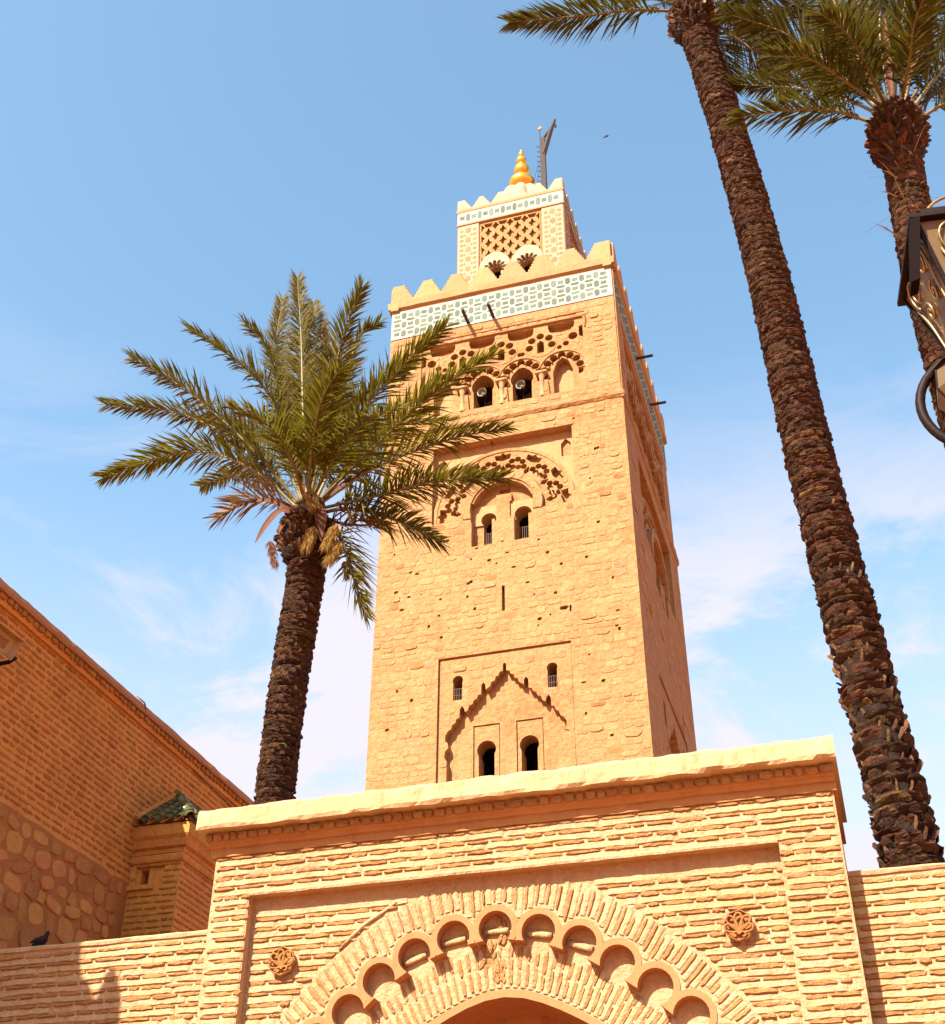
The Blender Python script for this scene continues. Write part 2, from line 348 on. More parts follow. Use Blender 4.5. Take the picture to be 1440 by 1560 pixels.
def lay_bricks(items, beads, F, z0, z1, u0, u1, pitch, level, bh=.046, L=(.16, .36), gap=.022, thick=(.012, .028), ok=None, pri=None, edge=False):
    """Courses of bricks inside the area where level(u, z) is constant; beads receives the mortar strips."""
    k = 0; z = z1
    while z > z0:
        zz = z; u = u0 + (0 if k % 2 else -.13) + random.uniform(-.04, .04)
        while u < u1:
            ln = random.uniform(*L) if random.random() > .18 else random.uniform(.10, .15)
            a = max(u, u0); l0 = level(a+.01, zz) if ok is None or ok(a+.01, zz) else -999
            if l0 < -50: u += .03; continue
            e = a+.01
            while e < min(u+ln, u1) and level(e, zz) == l0 and level(e, zz+.03) == l0 and (ok is None or ok(e, zz)): e += .02
            e = min(e, u+ln, u1)
            if e-a > .07:
                t = random.uniform(*thick); wob = .008*nz(a*3, zz*3, 1.7) + .009*nz(a, zz*5, 8.1, 1.3)
                m = F @ Matrix.Translation(((a+e)/2, zz+wob, l0)) @ Matrix.Rotation(random.uniform(-.008, .008), 4, 'Z') @ Matrix.Diagonal((e-a, bh*random.uniform(.70, 1.18), t, 1))
                items.append((random.randrange(14), m, pri((a+e)/2, zz) if pri else random.random(), None))
            u = e + gap*random.uniform(.6, 1.4)
        if beads is not None:
            zt = z - bh*.45; zb = z - pitch + bh*.42; st = .034; u = u0; row = []; brk = u0 + random.uniform(.5, 2.0)
            while u <= u1+1e-6:
                l0 = level(min(max(u, u0+.005), u1-.005), (zt+zb)/2); okk = l0 > -50 and (ok is None or ok(u, (zt+zb)/2))
                if not okk or (row and row[-1][1] != l0):
                    flush_bead(beads, F, row, zt, zb); row = []
                if okk: row.append((u, l0))
                if u > brk: flush_bead(beads, F, row, zt, zb); row = []; brk = u + random.uniform(.3, 1.6)
                u += st
            flush_bead(beads, F, row, zt, zb)
        z -= pitch; k += 1
def flush_bead(mb, F, row, zt, zb):
    """one run of smeared mortar: flat, ragged edged, with chips and breaks"""
    if len(row) < 2: return
    vs = []; n = len(row)
    for i, (u, l) in enumerate(row):
        a = nz(u, zt, l, 3.1)*.009 + nz(u, zt, 4.4, 13)*.008; b = nz(u, zb, 9, 2.7)*.009 + nz(u, zb, 2.2, 12)*.009; c = .005*nz(u, zb, 5, 6) + .004*nz(u, zb, 5, 19)
        chip = max(0, nz(u, zb*4, 7.7, 2.3)-.28)*.05; e = .4 if i in (0, n-1) else 1
        h = max(.003, .015*e + c - chip)
        vs += [F @ Vector((u, zt+a, l+.001)), F @ Vector((u, zt+a-.006, l+h*.72)), F @ Vector((u, (zt+zb)/2, l+h*.9)), F @ Vector((u, zb+b+.010, l+h*1.12)), F @ Vector((u, zb+b, l+.001))]
    mb.add(vs, [(i*5+j, i*5+j+1, (i+1)*5+j+1, (i+1)*5+j) for i in range(n-1) for j in range(4)])

def rough_bar(mb, F, prof, u0, u1, step=.12, amp=.008, seed=0.0, mi=0, sc=4.0):
    """Profile of (n, v) points run along u with a worn, uneven surface."""
    n = max(1, int(round((u1-u0)/step))); k = len(prof); vs = []
    for i in range(n+1):
        u = u0+(u1-u0)*i/n
        for j, (o, v) in enumerate(prof):
            d1 = amp*(nz(u+seed, v*3, j*1.3, sc) + .6*nz(u+seed, v*3, j*2.1, sc*3.3)); d2 = amp*nz(u-seed, v*2, j*1.7+9, sc*1.2)
            vs.append(F @ Vector((u, v+d2, o+d1)))
    fs = [(i*k+j, i*k+(j+1) % k, (i+1)*k+(j+1) % k, (i+1)*k+j) for i in range(n) for j in range(k)]
    fs += [tuple(range(k))[::-1], tuple(n*k+j for j in range(k))]
    mb.add(vs, fs, mi)
# ------------------------------------------------------------------ ground
mb = MB(); mb.add([(-1500, -1500, 0), (1500, -1500, 0), (1500, 1500, 0), (-1500, 1500, 0)], [(0, 1, 2, 3)])
tag(mb.build('ground', MAT['ground']), kind='structure')

# ------------------------------------------------------------------ the gate
random.seed(21)
gate = thing('gatehouse', (-3.33, 12, 0), 'sunlit brick gateway with a scalloped arch and a heavy plaster cornice', 'gate')
Y0 = 12.0; PL = -.13; IN = -.27
FG = frame((0, Y0, 0), (1, 0, 0))
def sc(x, z, D): return (x*D/12, (z-1.6)*D/12+1.6)
lobes = [sc(x, z, 12.13) for x, z in [(-5.56, 4.22), (-5.27, 4.53), (-4.945, 4.782), (-4.638, 5.057), (-4.279, 5.268), (-3.879, 5.407), (-3.450, 5.466), (-3.019, 5.397), (-2.621, 5.252), (-2.267, 5.041), (-1.928, 4.800), (-1.622, 4.529), (-1.34, 4.22)]]
CXL = -3.487
inner_path = []
for i, (x, z) in enumerate(lobes):
    d = Vector((CXL - x, 2.9 - z)).normalized(); inner_path.append((x + d.x*.10, z + d.y*.10))
inner_poly = [(lobes[0][0]+.05, 0.0)] + inner_path + [(lobes[-1][0]-.05, 0.0)]
rg = Relief(FG, rect(-6.58, -.08, 0, 6.50), 0)
rg.add(rect(-6.14, -.655, 0, 6.035), PL)
outer_rim = [(lobes[0][0]-.19, 0.0)] + inner_path + [(lobes[-1][0]+.19, 0.0)]
for x, z in lobes: rg.add(circ(x, z, .232, 22), PL+.012, 1)
for x, z in lobes: rg.add(circ(x, z, .170, 22), IN)
rg.add(inner_poly, IN)
CA = (-3.44, 3.0)
def arch_pts(r0, pk, n=28, a=1.45):
    p = []
    for i in range(n+1):
        th = -a + 2*a*i/n; r = r0 + pk*math.exp(-(th/.30)**2)
        p.append((CA[0]+r*math.sin(th), CA[1]+r*math.cos(th)))
    return p
rim_o = arch_pts(1.845, .11); rim_i = arch_pts(1.775, .105)
rg.add([(rim_o[0][0], 0)] + rim_o + [(rim_o[-1][0], 0)], IN+.014, 1)
rg.add([(rim_i[0][0], 0)] + rim_i + [(rim_i[-1][0], 0)], None, 1)
rg.build('masonry_face', [MAT['gate_mortar'], MAT['gate_plaster']], gate, .95)
rg.grid(-6.7, 0, 3.4, 6.6, .02)
# body behind the face
mb = MB(); mb.box(-6.58, -.08, 12.955, 13.5, 5.45, 6.52); mb.box(-6.58, -6.0, 12.955, 13.5, 0, 5.45); mb.box(-.66, -.08, 12.955, 13.5, 0, 5.45)
mb.build('masonry_core', MAT['gate_plaster'], gate)
# lower inner ring behind the arch and the door leaves
mb = MB()
ra = arch_pts(1.66, .10)
for i in range(len(ra)-1):
    (x0, z0), (x1, z1) = ra[i], ra[i+1]
    mb.add([(x0, 12.96, z0), (x1, 12.96, z1), (x1, 13.45, z1), (x0, 13.45, z0), (x0, 12.96, 5.4), (x1, 12.96, 5.4)], [(0, 1, 2, 3), (0, 4, 5, 1)])
mb.build('inner_arch', MAT['gate_plaster'], gate)
mb = MB()
for k in range(12):
    x = -5.2+k*.3; mb.box(x, x+.292, 13.46+.01*(k % 2), 13.54, 0, 5.4)
mb.build('door', MAT['door'], gate)
# bricks, straight courses
def ring_r(x, z): return math.hypot(x-CXL, z-3.0)
def extrados(x, z):
    th = abs(math.atan2(x-CXL, z-3.0)); return 2.86 + .20*math.exp(-(th/.42)**2)
def near_lobe(x, z, r): return any((x-a)**2+(z-b)**2 < r*r for a, b in lobes)
ROS = [(-5.725, 5.345), (-1.118, 5.306)]
def ok_flat(x, z):
    l = rg.at(x, z)
    if abs(l-0) < .001: return -6.56 < x < -.10
    if abs(l-PL) < .001:
        if ring_r(x, z) < extrados(x, z) + .03: return False
        if z > 5.87: return False
        return not any((x-a)**2+(z-b)**2 < .15**2 for a, b in ROS)
    return False
items = []; beads = MB()
lay_bricks(items, beads, FG, 3.7, 6.46, -6.56, -.10, .1085, rg.at, ok=ok_flat, pri=lambda x, z: z)
beads_o = beads.build('mortar_bed', MAT['gate_mortar'], gate); beads_o['kind'] = 'stuff'
# bricks on edge, radiating over and under the scalloped arch
n = 0; th = -1.15
while th < 1.15:
    for ring in (0, 1):
        dth = .098/2.6 if ring == 0 else .092/2.2
    x = math.sin(th); z = math.cos(th)
    def rad(r0, r1, lv, C):
        t = random.uniform(.012, .026); m = (r0+r1)/2
        F = FG @ Matrix.Translation((C[0]+x*m, C[1]+z*m, lv)) @ Matrix.Rotation(math.pi/2-th+random.uniform(-.01, .01), 4, 'Z') @ Matrix.Diagonal((r1-r0, .036*random.uniform(.8, 1.2), t*.8, 1))
        items.append((random.randrange(14), F, 9-abs(th)*2, None))
    # outer ring, from the lobe rims to the extrados
    r1 = extrados(CXL+x*2.8, 3.0+z*2.8); r = 2.30
    while r < r1 and (rg.at(CXL+x*r, 3.0+z*r) != PL or near_lobe(CXL+x*r, 3.0+z*r, .25)): r += .02
    zmax = (5.90-3.0)/max(z, .2)
    r1 = min(r1 - random.choice((0, .0, .06)), zmax)
    if r1-r > .1:
        if r1-r > .36:
            s = r+(r1-r)*random.uniform(.42, .6); rad(r, s-.012, PL, (CXL, 3.0)); rad(s+.012, r1, PL, (CXL, 3.0))
        else: rad(r, r1, PL, (CXL, 3.0))
    # inner ring, between the arch rim and the lobes
    ri = 1.86 + .11*math.exp(-(th/.30)**2); r = ri+.02; C = (CA[0], 3.0)
    r1 = r
    while r1 < 2.62 and abs(rg.at(C[0]+x*r1, 3.0+z*r1)-IN) < .001 and not near_lobe(C[0]+x*r1, 3.0+z*r1, .15): r1 += .02
    r1 -= .03
    if r1-r > .1 and abs(th+.03) > .05:
        if r1-r > .3:
            s = r+(r1-r)*random.uniform(.35, .65); rad(r, s-.012, IN, C); rad(s+.012, r1, IN, C)
        else: rad(r, r1, IN, C)
    th += .0395
place_many('brick', items, BRICKS, 'brick', MAT['gate_brick'], gate)
# radial mortar ribs between the radiating bricks
mb = MB(); th = -1.15+.0395/2
while th < 1.15:
    x = math.sin(th); z = math.cos(th)
    for (C, r0, r1, lv) in (((CXL, 3.0), 2.30, min(extrados(CXL+x*2.8, 3+z*2.8)+.02, 2.93/max(z, .2)), PL), ((CA[0], 3.0), 1.86+.11*math.exp(-(th/.3)**2), 2.62, IN)):
        r = r0; row = []
        while r < r1:
            px, pz = C[0]+x*r, C[1]+z*r
            okk = abs(rg.at(px, pz)-lv) < .001 and not (lv == PL and near_lobe(px, pz, .24)) and not (lv == IN and near_lobe(px, pz, .15))
            if okk: row.append(r)
            if (not okk or r+.05 >= r1) and len(row) > 1:
                vs = []
                for q in row:
                    hw = .031+.006*nz(px+q*3, pz, q*5, 4)
                    for (o, h) in ((-hw, .001), (-hw*.4, .014+.004*nz(q*9, th*7, 1)), (hw*.5, .013+.004*nz(q*9, th*7, 5)), (hw, .001)):
                        vs.append(FG @ Vector((C[0]+x*q+z*o, C[1]+z*q-x*o, lv+h)))
                k = len(row); mb.add(vs, [(i*4+j, i*4+j+1, (i+1)*4+j+1, (i+1)*4+j) for i in range(k-1) for j in range(3)]); row = []
            elif not okk: row = []
            r += .05
    th += .0395
o = mb.build('mortar_rib', MAT['gate_mortar'], gate); o['kind'] = 'stuff'
# raised plaster edge of the arch field, upper left
mb = MB()
pts = [(-5.10, 5.39), (-4.98, 5.50), (-4.84, 5.62), (-4.66, 5.72), (-4.50, 5.82)]
mb.tube([FG @ Vector((x*1.01+.02, (z-1.6)*1.01+1.6, PL+.012)) for x, z in pts], [.012, .02, .022, .02, .012], 7)
mb.build('plaster_ridge', MAT['gate_mortar'], gate, True)
# worn carving at the crown, and small ledges inside the lobes
mb = MB(); random.seed(5)
for k in range(30):
    x = -3.56+random.uniform(-.11, .13); z = 5.06+k*.018+random.uniform(-.02, .02); r = random.uniform(.018, .04)
    vs, fs = STONES[k % 18]; A = FG @ Matrix.Translation((x, z, IN-.005)) @ Matrix.Rotation(random.uniform(-.5, .5), 4, 'Z') @ Matrix.Diagonal((r*1.4, r*4.2, random.uniform(.012, .04), 1))
    mb.add([A @ Vector(v) for v in vs], fs)
mb.build('worn_carving', MAT['gate_brick'], gate)
random.seed(6)
for i in (4, 5, 6, 7, 8):
    x, z = lobes[i]; mb = MB(); d = Vector((x-CXL, z-2.9)).normalized(); tx = Vector((d.y, -d.x))
    A = FG @ Matrix.Translation((x*1.012+.03, z+.005, IN)) @ Matrix.Rotation(math.atan2(tx.y, tx.x), 4, 'Z')
    rough_bar(mb, A, [(.0, -.035), (.045, -.03), (.05, .0), (.02, .03), (0, .035)], -.13, .11, .05, .008, i)
    mb.build('lobe_ledge', MAT['gate_mortar'], gate, True)
# cornice
def dent_row(name, F, u0, u1, v0, v1, out, parent, mat, wid=.09, gapw=.03, seed=1, cap=300):
    random.seed(seed); its = []; u = u0
    while u < u1:
        wv = wid*random.uniform(.7, 1.6)
        m = F @ Matrix.Translation((u+wv/2, (v0+v1)/2+random.uniform(-.006, .006), 0)) @ Matrix.Diagonal((wv, (v1-v0)*random.uniform(.8, 1.05), out*random.uniform(.9, 1.06), 1))
        its.append((random.randrange(18), m, random.random(), None)); u += wv+gapw*random.uniform(.1, 1.2)
    place_many(name, its, STONES, 'stone', mat, parent, cap)
def cornice_sides(mb, prof, x0, x1, y, depth, amp, seed=0, step=.12):
    """front bar plus returns on both ends"""
    rough_bar(mb, FG, prof, x0, x1, step, amp, seed)
mb = MB()
rough_bar(mb, FG, [(-1.5, 6.72), (.27, 6.71), (.285, 6.745), (.27, 6.90), (.235, 6.945), (-.1, 6.97), (-1.5, 6.97)], -6.72, .0, .055, .020, 1)
mb.build('coping', MAT['coping'], gate)
mb = MB()
rough_bar(mb, FG, [(-1.45, 6.475), (.035, 6.48), (.04, 6.56), (.07, 6.565), (.085, 6.60), (.12, 6.61), (.125, 6.72), (-1.45, 6.72)], -6.63, -.045, .10, .009, 7)
mb.build('cornice_band', MAT['gate_plaster'], gate)
dent_row('dentil', FG @ Matrix.Translation((0, 0, .10)), -6.66, -.06, 6.615, 6.70, .06, gate, MAT['gate_brick'], .10, .02)
mb = MB(); rough_bar(mb, FG, [(0, 6.035), (.018, 6.03), (.024, 6.055), (.01, 6.085), (0, 6.09)], -6.14, -.66, .10, .006, 3)
mb.build('panel_lip', MAT['gate_mortar'], gate)
# rosettes
def rosette(x, z, tilt):
    D = MB(); F = FG @ Matrix.Translation((x, z, PL)) @ Matrix.Rotation(tilt, 4, 'Z')
    n = 40; R = .148
    def edge(a): return R*(1-.09*abs(math.sin(a*4+.4))) 
    vs = []
    for lv, k in ((0, .86), (.05, .98), (.082, 1.0), (.09, .93)):
        vs += [F @ Vector((edge(2*math.pi*i/n)*k*math.cos(2*math.pi*i/n), edge(2*math.pi*i/n)*k*math.sin(2*math.pi*i/n)*1.02, lv)) for i in range(n)]
    vs += [F @ Vector((edge(2*math.pi*i/n)*.80*math.cos(2*math.pi*i/n), edge(2*math.pi*i/n)*.80*math.sin(2*math.pi*i/n), .055)) for i in range(n)] + [F @ Vector((0, 0, .05))]
    fs = [(k*n+i, k*n+(i+1) % n, (k+1)*n+(i+1) % n, (k+1)*n+i) for k in range(4) for i in range(n)] + [(4*n+i, 4*n+(i+1) % n, 5*n) for i in range(n)]
    D.add(vs, fs); root = D.build('rosette', MAT['rosette'], gate)
    base = Vector((0, -.055))
    for a in (-72, -36, 0, 36, 72):
        P = MB(); ar = math.radians(a); ln = .165 if abs(a) < 50 else .135
        d = Vector((math.sin(ar), math.cos(ar))); s = Vector((d.y, -d.x)); pts = []
        for k in range(17):
            t = k/16*2*math.pi; r = .5-.5*math.cos(t); wq = math.sin(t)*(.012+.030*r)
            q = base + d*(ln*r) + s*wq*1.15; pts.append(F @ Vector((q.x, q.y, .082+.018*r)))
        P.tube(pts, .0105, 6); P.build('petal', MAT['rosette'], root, True)
    for s in (-1, 1):
        P = MB(); pts = []
        for k in range(15):
            t = k/14*5.2; r = .036*(1-k/14*.6); pts.append(F @ Vector((s*(.036 - r*math.cos(t)*1) , -.088 + r*math.sin(t)*.9, .088)))
        P.tube(pts, .011, 6); P.build('scroll', MAT['rosette'], root, True)
for (x, z), t in zip(ROS, (0.1, -.05)): rosette(x, z, t)

# ------------------------------------------------------------------ low walls on either side of the gate
random.seed(31)
def low_wall(name, label, y, x0, x1, ztop, seed):
    t = thing(name, ((x0+x1)/2, y, 0), label, 'wall')
    F = frame((0, y, 0), (1, 0, 0)); r = Relief(F, rect(x0, x1, 0, ztop-.05), 0)
    r.build('masonry_face', [MAT['gate_mortar']], t, .45); r.grid(x0-.1, x1+.1, 3.3, ztop+.1, .02)
    its = []; bd = MB()
    lay_bricks(its, bd, F, 3.6, ztop-.12, x0, x1, .1085, r.at, pri=lambda x, z: -abs(x+3)*2+z*3)
    place_many('brick', its, BRICKS, 'brick', MAT['gate_brick'], t)
    o = bd.build('mortar_bed', MAT['gate_mortar'], t); o['kind'] = 'stuff'
    mb = MB(); rough_bar(mb, F, [(-.46, ztop-.07), (.018, ztop-.06), (.026, ztop-.03), (-.02, ztop+.0), (-.46, ztop+.01)], x0, x1, .10, .008, seed)
    mb.build('coping', MAT['coping'], t)
    return t
low_wall('side_wall', 'low brick wall left of the gateway, half shaded, with a pigeon on top', 12.25, -13.0, -6.59, 5.81, 4)
low_wall('side_wall', 'low sunlit brick wall right of the gateway, in front of the tall palm trunk', 12.35, -.10, 5.0, 5.82, 6)

# ------------------------------------------------------------------ tall wall on the left, seen along its shaded side
random.seed(41)
XL = -11.0
lw = thing('mosque_side_wall', (XL, 17, 0), 'tall shaded brown brick wall with rubble stone below, rising at the far left', 'wall')
FL = frame((XL, 0, 0), (0, 1, 0))
rl = Relief(FL, rect(12.4, 24, 0, 10.95), 0)
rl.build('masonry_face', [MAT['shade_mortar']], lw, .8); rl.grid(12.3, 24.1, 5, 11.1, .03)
def stone_line(y): return 8.40 + .10*nz(y, 0, 0, 1.3) + .05*nz(y, 3, 0, 4)
its = []; bd = MB()
lay_bricks(its, None, FL, 8.3, 10.88, 12.42, 21.4, .104, rl.at, bh=.056, L=(.17, .30), gap=.03, thick=(.008, .018), ok=lambda y, z: z > stone_line(y)+.03, pri=lambda y, z: z-abs(y-15.8)*.9)
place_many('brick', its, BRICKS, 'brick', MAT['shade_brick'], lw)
its = []; z = 8.36; row = 0
mb = MB(); rough_bar(mb, FL, [(0, 0), (.012, 0), (.012, 8.36), (0, 8.40)], 12.42, 17.33, .15, .012, 3)
mb.build('rubble_backing', MAT['rubble_mortar'], lw)
while z > 5.6:
    h = random.uniform(.17, .36); y = 12.45-random.uniform(0, .3)
    while y < 17.2:
        wv = random.uniform(.16, .50); cy = y+wv/2
        if 12.6 < cy < 17.15 and z < stone_line(cy)+.04:
            m = FL @ Matrix.Translation((cy, z-h/2+random.uniform(-.03, .03), .012)) @ Matrix.Rotation(random.uniform(-.35, .35), 4, 'Z') @ Matrix.Diagonal((wv*random.uniform(.8, 1.0), h*random.uniform(.72, 1.0), random.uniform(.008, .03), 1))
            its.append((random.randrange(18), m, 1, None))
        y += wv+random.uniform(.0, .05)
    z -= h*.97
place_many('stone', its, STONES, 'stone', MAT['rubble'], lw)
mb = MB(); rough_bar(mb, FL, [(-.8, 11.08), (.13, 11.08), (.15, 11.12), (.12, 11.22), (0, 11.25), (-.8, 11.24)], 12.4, 24, .15, .012, 2)
mb.build('coping', MAT['red_coping'], lw)
mb = MB(); rough_bar(mb, FL, [(-.8, 10.93), (.05, 10.93), (.07, 11.0), (.07, 11.09), (-.8, 11.09)], 12.4, 24, .15, .008, 5)
mb.build('cornice_band', MAT['shade_mortar'], lw)
dent_row('dentil', FL @ Matrix.Translation((0, 0, .06)), 12.4, 21.4, 10.98, 11.08, .05, lw, MAT['shade_brick'], .11, .03, 9)
mb = MB()
cab = [(16.5, 11.28, .10), (16.65, 11.20, .18), (17.0, 11.06, .10), (17.3, 11.0, .05), (17.9, 11.05, .05), (18.4, 10.98, .04), (18.9, 10.93, .04), (19.5, 10.9, .05), (20.3, 10.86, .05), (21.2, 10.9, .05)]
mb.tube([FL @ Vector(p) for p in cab], .014, 6)
mb.build('cable', MAT['cable'], lw, True)
# floodlight fixed to that wall at the left edge
fl = thing('floodlight', (XL, 13.2, 10.25), 'pale floodlight hood on the tall brown wall at the left edge', 'lamp')
mb = MB(); Ff = FL @ Matrix.Translation((12.62, 10.22, .28)) @ Matrix.Rotation(.5, 4, 'X') @ Matrix.Rotation(-.3, 4, 'Y')
mb.box(-.2, .16, -.07, .07, -.10, .10, F=Ff); mb.build('housing', MAT['clay'], fl)
mb = MB(); vs = [(-.25, -.12, .10), (.23, -.12, .10), (.23, .12, .10), (-.25, .12, .10), (-.29, -.15, .22), (.29, -.15, .22), (.29, .16, .22), (-.29, .16, .22)]
mb.add([Ff @ Vector(v) for v in vs], [(0, 1, 5, 4), (1, 2, 6, 5), (2, 3, 7, 6), (3, 0, 4, 7), (0, 3, 2, 1)]); mb.build('hood', MAT['coping'], fl)
mb = MB(); mb.tube([FL @ Vector((13.1, 10.1, .0)), FL @ Vector((13.12, 10.12, .2)), FL @ Vector((13.15, 10.2, .28))], .03, 8); mb.build('bracket', MAT['iron'], fl)

# ------------------------------------------------------------------ tiled turret in the corner
random.seed(51)
tu = thing('stair_turret', (-10.56, 17.9, 0), 'small shaded brick turret with a green glazed tile roof, behind the left low wall', 'turret')
XT, YT = -10.12, 17.35
FT = frame((0, YT, 0), (1, 0, 0)); FR = frame((XT, YT, 0), (0, 1, 0))
rt_ = Relief(FT, rect(-11, XT, 0, 8.72), 0)
rt_.add(rect(-10.90, -10.40, 8.36, 8.66), -.04); rt_.add(rect(-10.83, -10.69, 8.38, 8.61), None)
rt_.build('front_face', [MAT['shade_mortar']], tu, .3, rim=False); rt_.grid(-11.1, -10, 6, 8.8, .02)
rr = Relief(FR, rect(0, 2.8, 0, 8.72), 0); rr.build('side_face', [MAT['shade_mortar']], tu, .3, rim=False); rr.grid(-.1, 2.9, 6, 8.8, .02)
its = []
lay_bricks(its, None, FT, 6.2, 8.66, -10.98, XT-.01, .098, rt_.at, ok=lambda x, z: rt_.at(x, z) == 0 and not (x < -10.45 and 8.2 < z < 8.4), thick=(.008, .016))
lay_bricks(its, None, FR, 6.2, 8.66, .01, 1.6, .098, rr.at, thick=(.008, .016))
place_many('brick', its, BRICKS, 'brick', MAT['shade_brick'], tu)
def corner_band(name, prof, mat, amp=.006, seed=0):
    """profile (out, z) wrapped round the turret corner"""
    k = len(prof); vs = []; path = []
    for i in range(9): path.append((-11 + (XT+11)*i/8, YT, 0, -1) if i < 8 else (XT, YT, 1, -1))
    for i in range(1, 20): path.append((XT, YT+i*.15, 1, 0))
    for q, (x, y, nx, ny) in enumerate(path):
        for j, (o, z) in enumerate(prof):
            d = amp*nz(x+seed, y, z*3, 5); vs.append((x+nx*(o+d), y+ny*(o+d), z+d))
    n = len(path); mb = MB(); mb.add(vs, [(i*k+j, i*k+(j+1) % k, (i+1)*k+(j+1) % k, (i+1)*k+j) for i in range(n-1) for j in range(k)]); mb.build(name, mat, tu)
corner_band('ledge_band', [(-.05, 8.70), (.03, 8.70), (.045, 8.73), (.05, 8.80), (.01, 8.83), (-.05, 8.83)], MAT['shade_mortar'])
corner_band('ledge_band', [(-.05, 8.835), (.01, 8.84), (.02, 8.90), (.075, 8.93), (.085, 9.0), (-.05, 9.0)], MAT['shade_mortar'], seed=3)
corner_band('fascia', [(-.05, 9.0), (.07, 9.005), (.08, 9.05), (.12, 9.10), (.13, 9.28), (-.05, 9.30)], MAT['shade_mortar'], seed=6)
mb = MB(); rough_bar(mb, FT, [(0, 8.27), (.06, 8.275), (.065, 8.34), (0, 8.36)], -10.99, -10.55, .06, .006); mb.build('window_sill', MAT['shade_mortar'], tu)
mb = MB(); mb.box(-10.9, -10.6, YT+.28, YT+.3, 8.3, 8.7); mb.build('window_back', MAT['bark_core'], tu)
# roof planes and barrel tiles
A = Vector((-11, 18.45, 10.25)); B = Vector((-9.99, YT-.15, 9.30)); C0 = Vector((-11, YT-.15, 9.30)); D0 = Vector((-9.99, 20.2, 9.30)); E0 = Vector((-11, 20.2, 10.25))
mb = MB(); mb.add([A, B, C0, D0, E0], [(2, 1, 0), (1, 3, 4, 0)]); mb.build('roof_deck', MAT['shade_mortar'], tu)
def tile_mesh():
    vs = []; n = 9
    for (y, r) in ((0, .088), (.24, .074)):
        for rr_ in (r, r-.014):
            for i in range(n):
                a = math.pi*i/(n-1); vs.append((rr_*math.cos(a), y, rr_*math.sin(a)))
    fs = []; mi = []
    for i in range(n-1):
        fs.append((i, i+1, 2*n+i+1, 2*n+i)); mi.append(0)
        fs.append((n+i, n+i+1, 3*n+i+1, 3*n+i)); mi.append(1)
        fs.append((i, i+1, n+i+1, n+i)); mi.append(1)
    return mesh('roof_tile', vs, fs, [MAT['glaze'], MAT['clay']], mi, True)
TM = tile_mesh()
def tiles(p0, p1, up, flip=1):
    p0 = Vector(p0); p1 = Vector(p1); d = (p1-p0); L_ = d.length; d.normalize(); s = d.cross(Vector(up)).normalized(); u = s.cross(d).normalized()*flip
    k = 0; t = -.06
    while t < L_-.05:
        q = p0+d*t + u*(.012*k % .013)
        m = Matrix((s, d, u)).transposed().to_4x4(); m.translation = q
        new_obj('roof_tile', TM, tu, m @ Matrix.Rotation(random.uniform(-.03, .03), 4, 'Y')); t += .185; k += 1
nf = (A-C0).cross(B-C0).normalized(); nf = nf if nf.z > 0 else -nf
for x in (-10.86, -10.62, -10.38, -10.16):
    t = (x+11)/1.01; top = C0.lerp(A, 1-t*.98)
    bot = Vector((x, YT-.15, 9.33)); tiles(bot, Vector((x, YT-.15+(1.25)*(1-t), 9.33+.95*(1-t))), nf)
tiles(B + Vector((0, 0, .05)), A + Vector((0, 0, .05)), (0, 0, 1))
ns = (E0-D0).cross(A-D0).normalized(); ns = ns if ns.z > 0 else -ns
for i in range(12):
    y = YT+.08+i*.235; t = min(1, max(0.05, (y-(YT-.15))/1.25)); tiles((-9.98, y, 9.33), (-9.98-1.0*t, y, 9.33+.95*t), ns)
mb = MB(); mb.tube([(-10.99, YT-.12, 9.42), (-10.99, 18.2, 10.16), (-10.99, 18.5, 10.36), (-10.99, 20.2, 10.36)], .07, 8); mb.build('mortar_fillet', MAT['shade_mortar'], tu)

# ------------------------------------------------------------------ parapet of the house to the left, outside the frame: it throws the shadow on the low wall
def back(px, pz, t): return (px-.38*t, pz+.98*t)
T_ = 4.6; prof = [back(*p, T_) for p in [(-8.27, 5.85), (-8.19, 5.45), (-8.05, 5.34), (-7.99, 5.22), (-7.95, 5.17), (-7.90, 5.24), (-7.875, 5.36), (-7.85, 5.44), (-7.80, 5.485), (-7.75, 5.45), (-7.70, 5.36), (-7.665, 5.22), (-7.64, 5.05), (-7.62, 4.0)]]
prof = [(prof[0][0]-.1, prof[0][1]+.9)] + [(prof[0][0], prof[0][1]+.3)] + prof
poly = [(-16, 0)] + [(prof[-1][0], 0)] + prof[::-1] + [(-16, prof[0][1]+.3)]
hs = thing('house_parapet', (-13, 12.25-T_, 0), 'plastered house wall with a worn stepped parapet, just left of the view', 'wall')
rh = Relief(frame((0, 12.25-T_-.12, 0), (1, 0, 0)), poly, 0); rh.build('plaster_wall', [MAT['tower_plaster']], hs, .12)
mb = MB(); mb.box(-16, prof[-1][0]-.05, 12.25-T_+.0, 12.25-T_+.02, 0, 8.0); mb.build('back_face', MAT['tower_plaster'], hs)
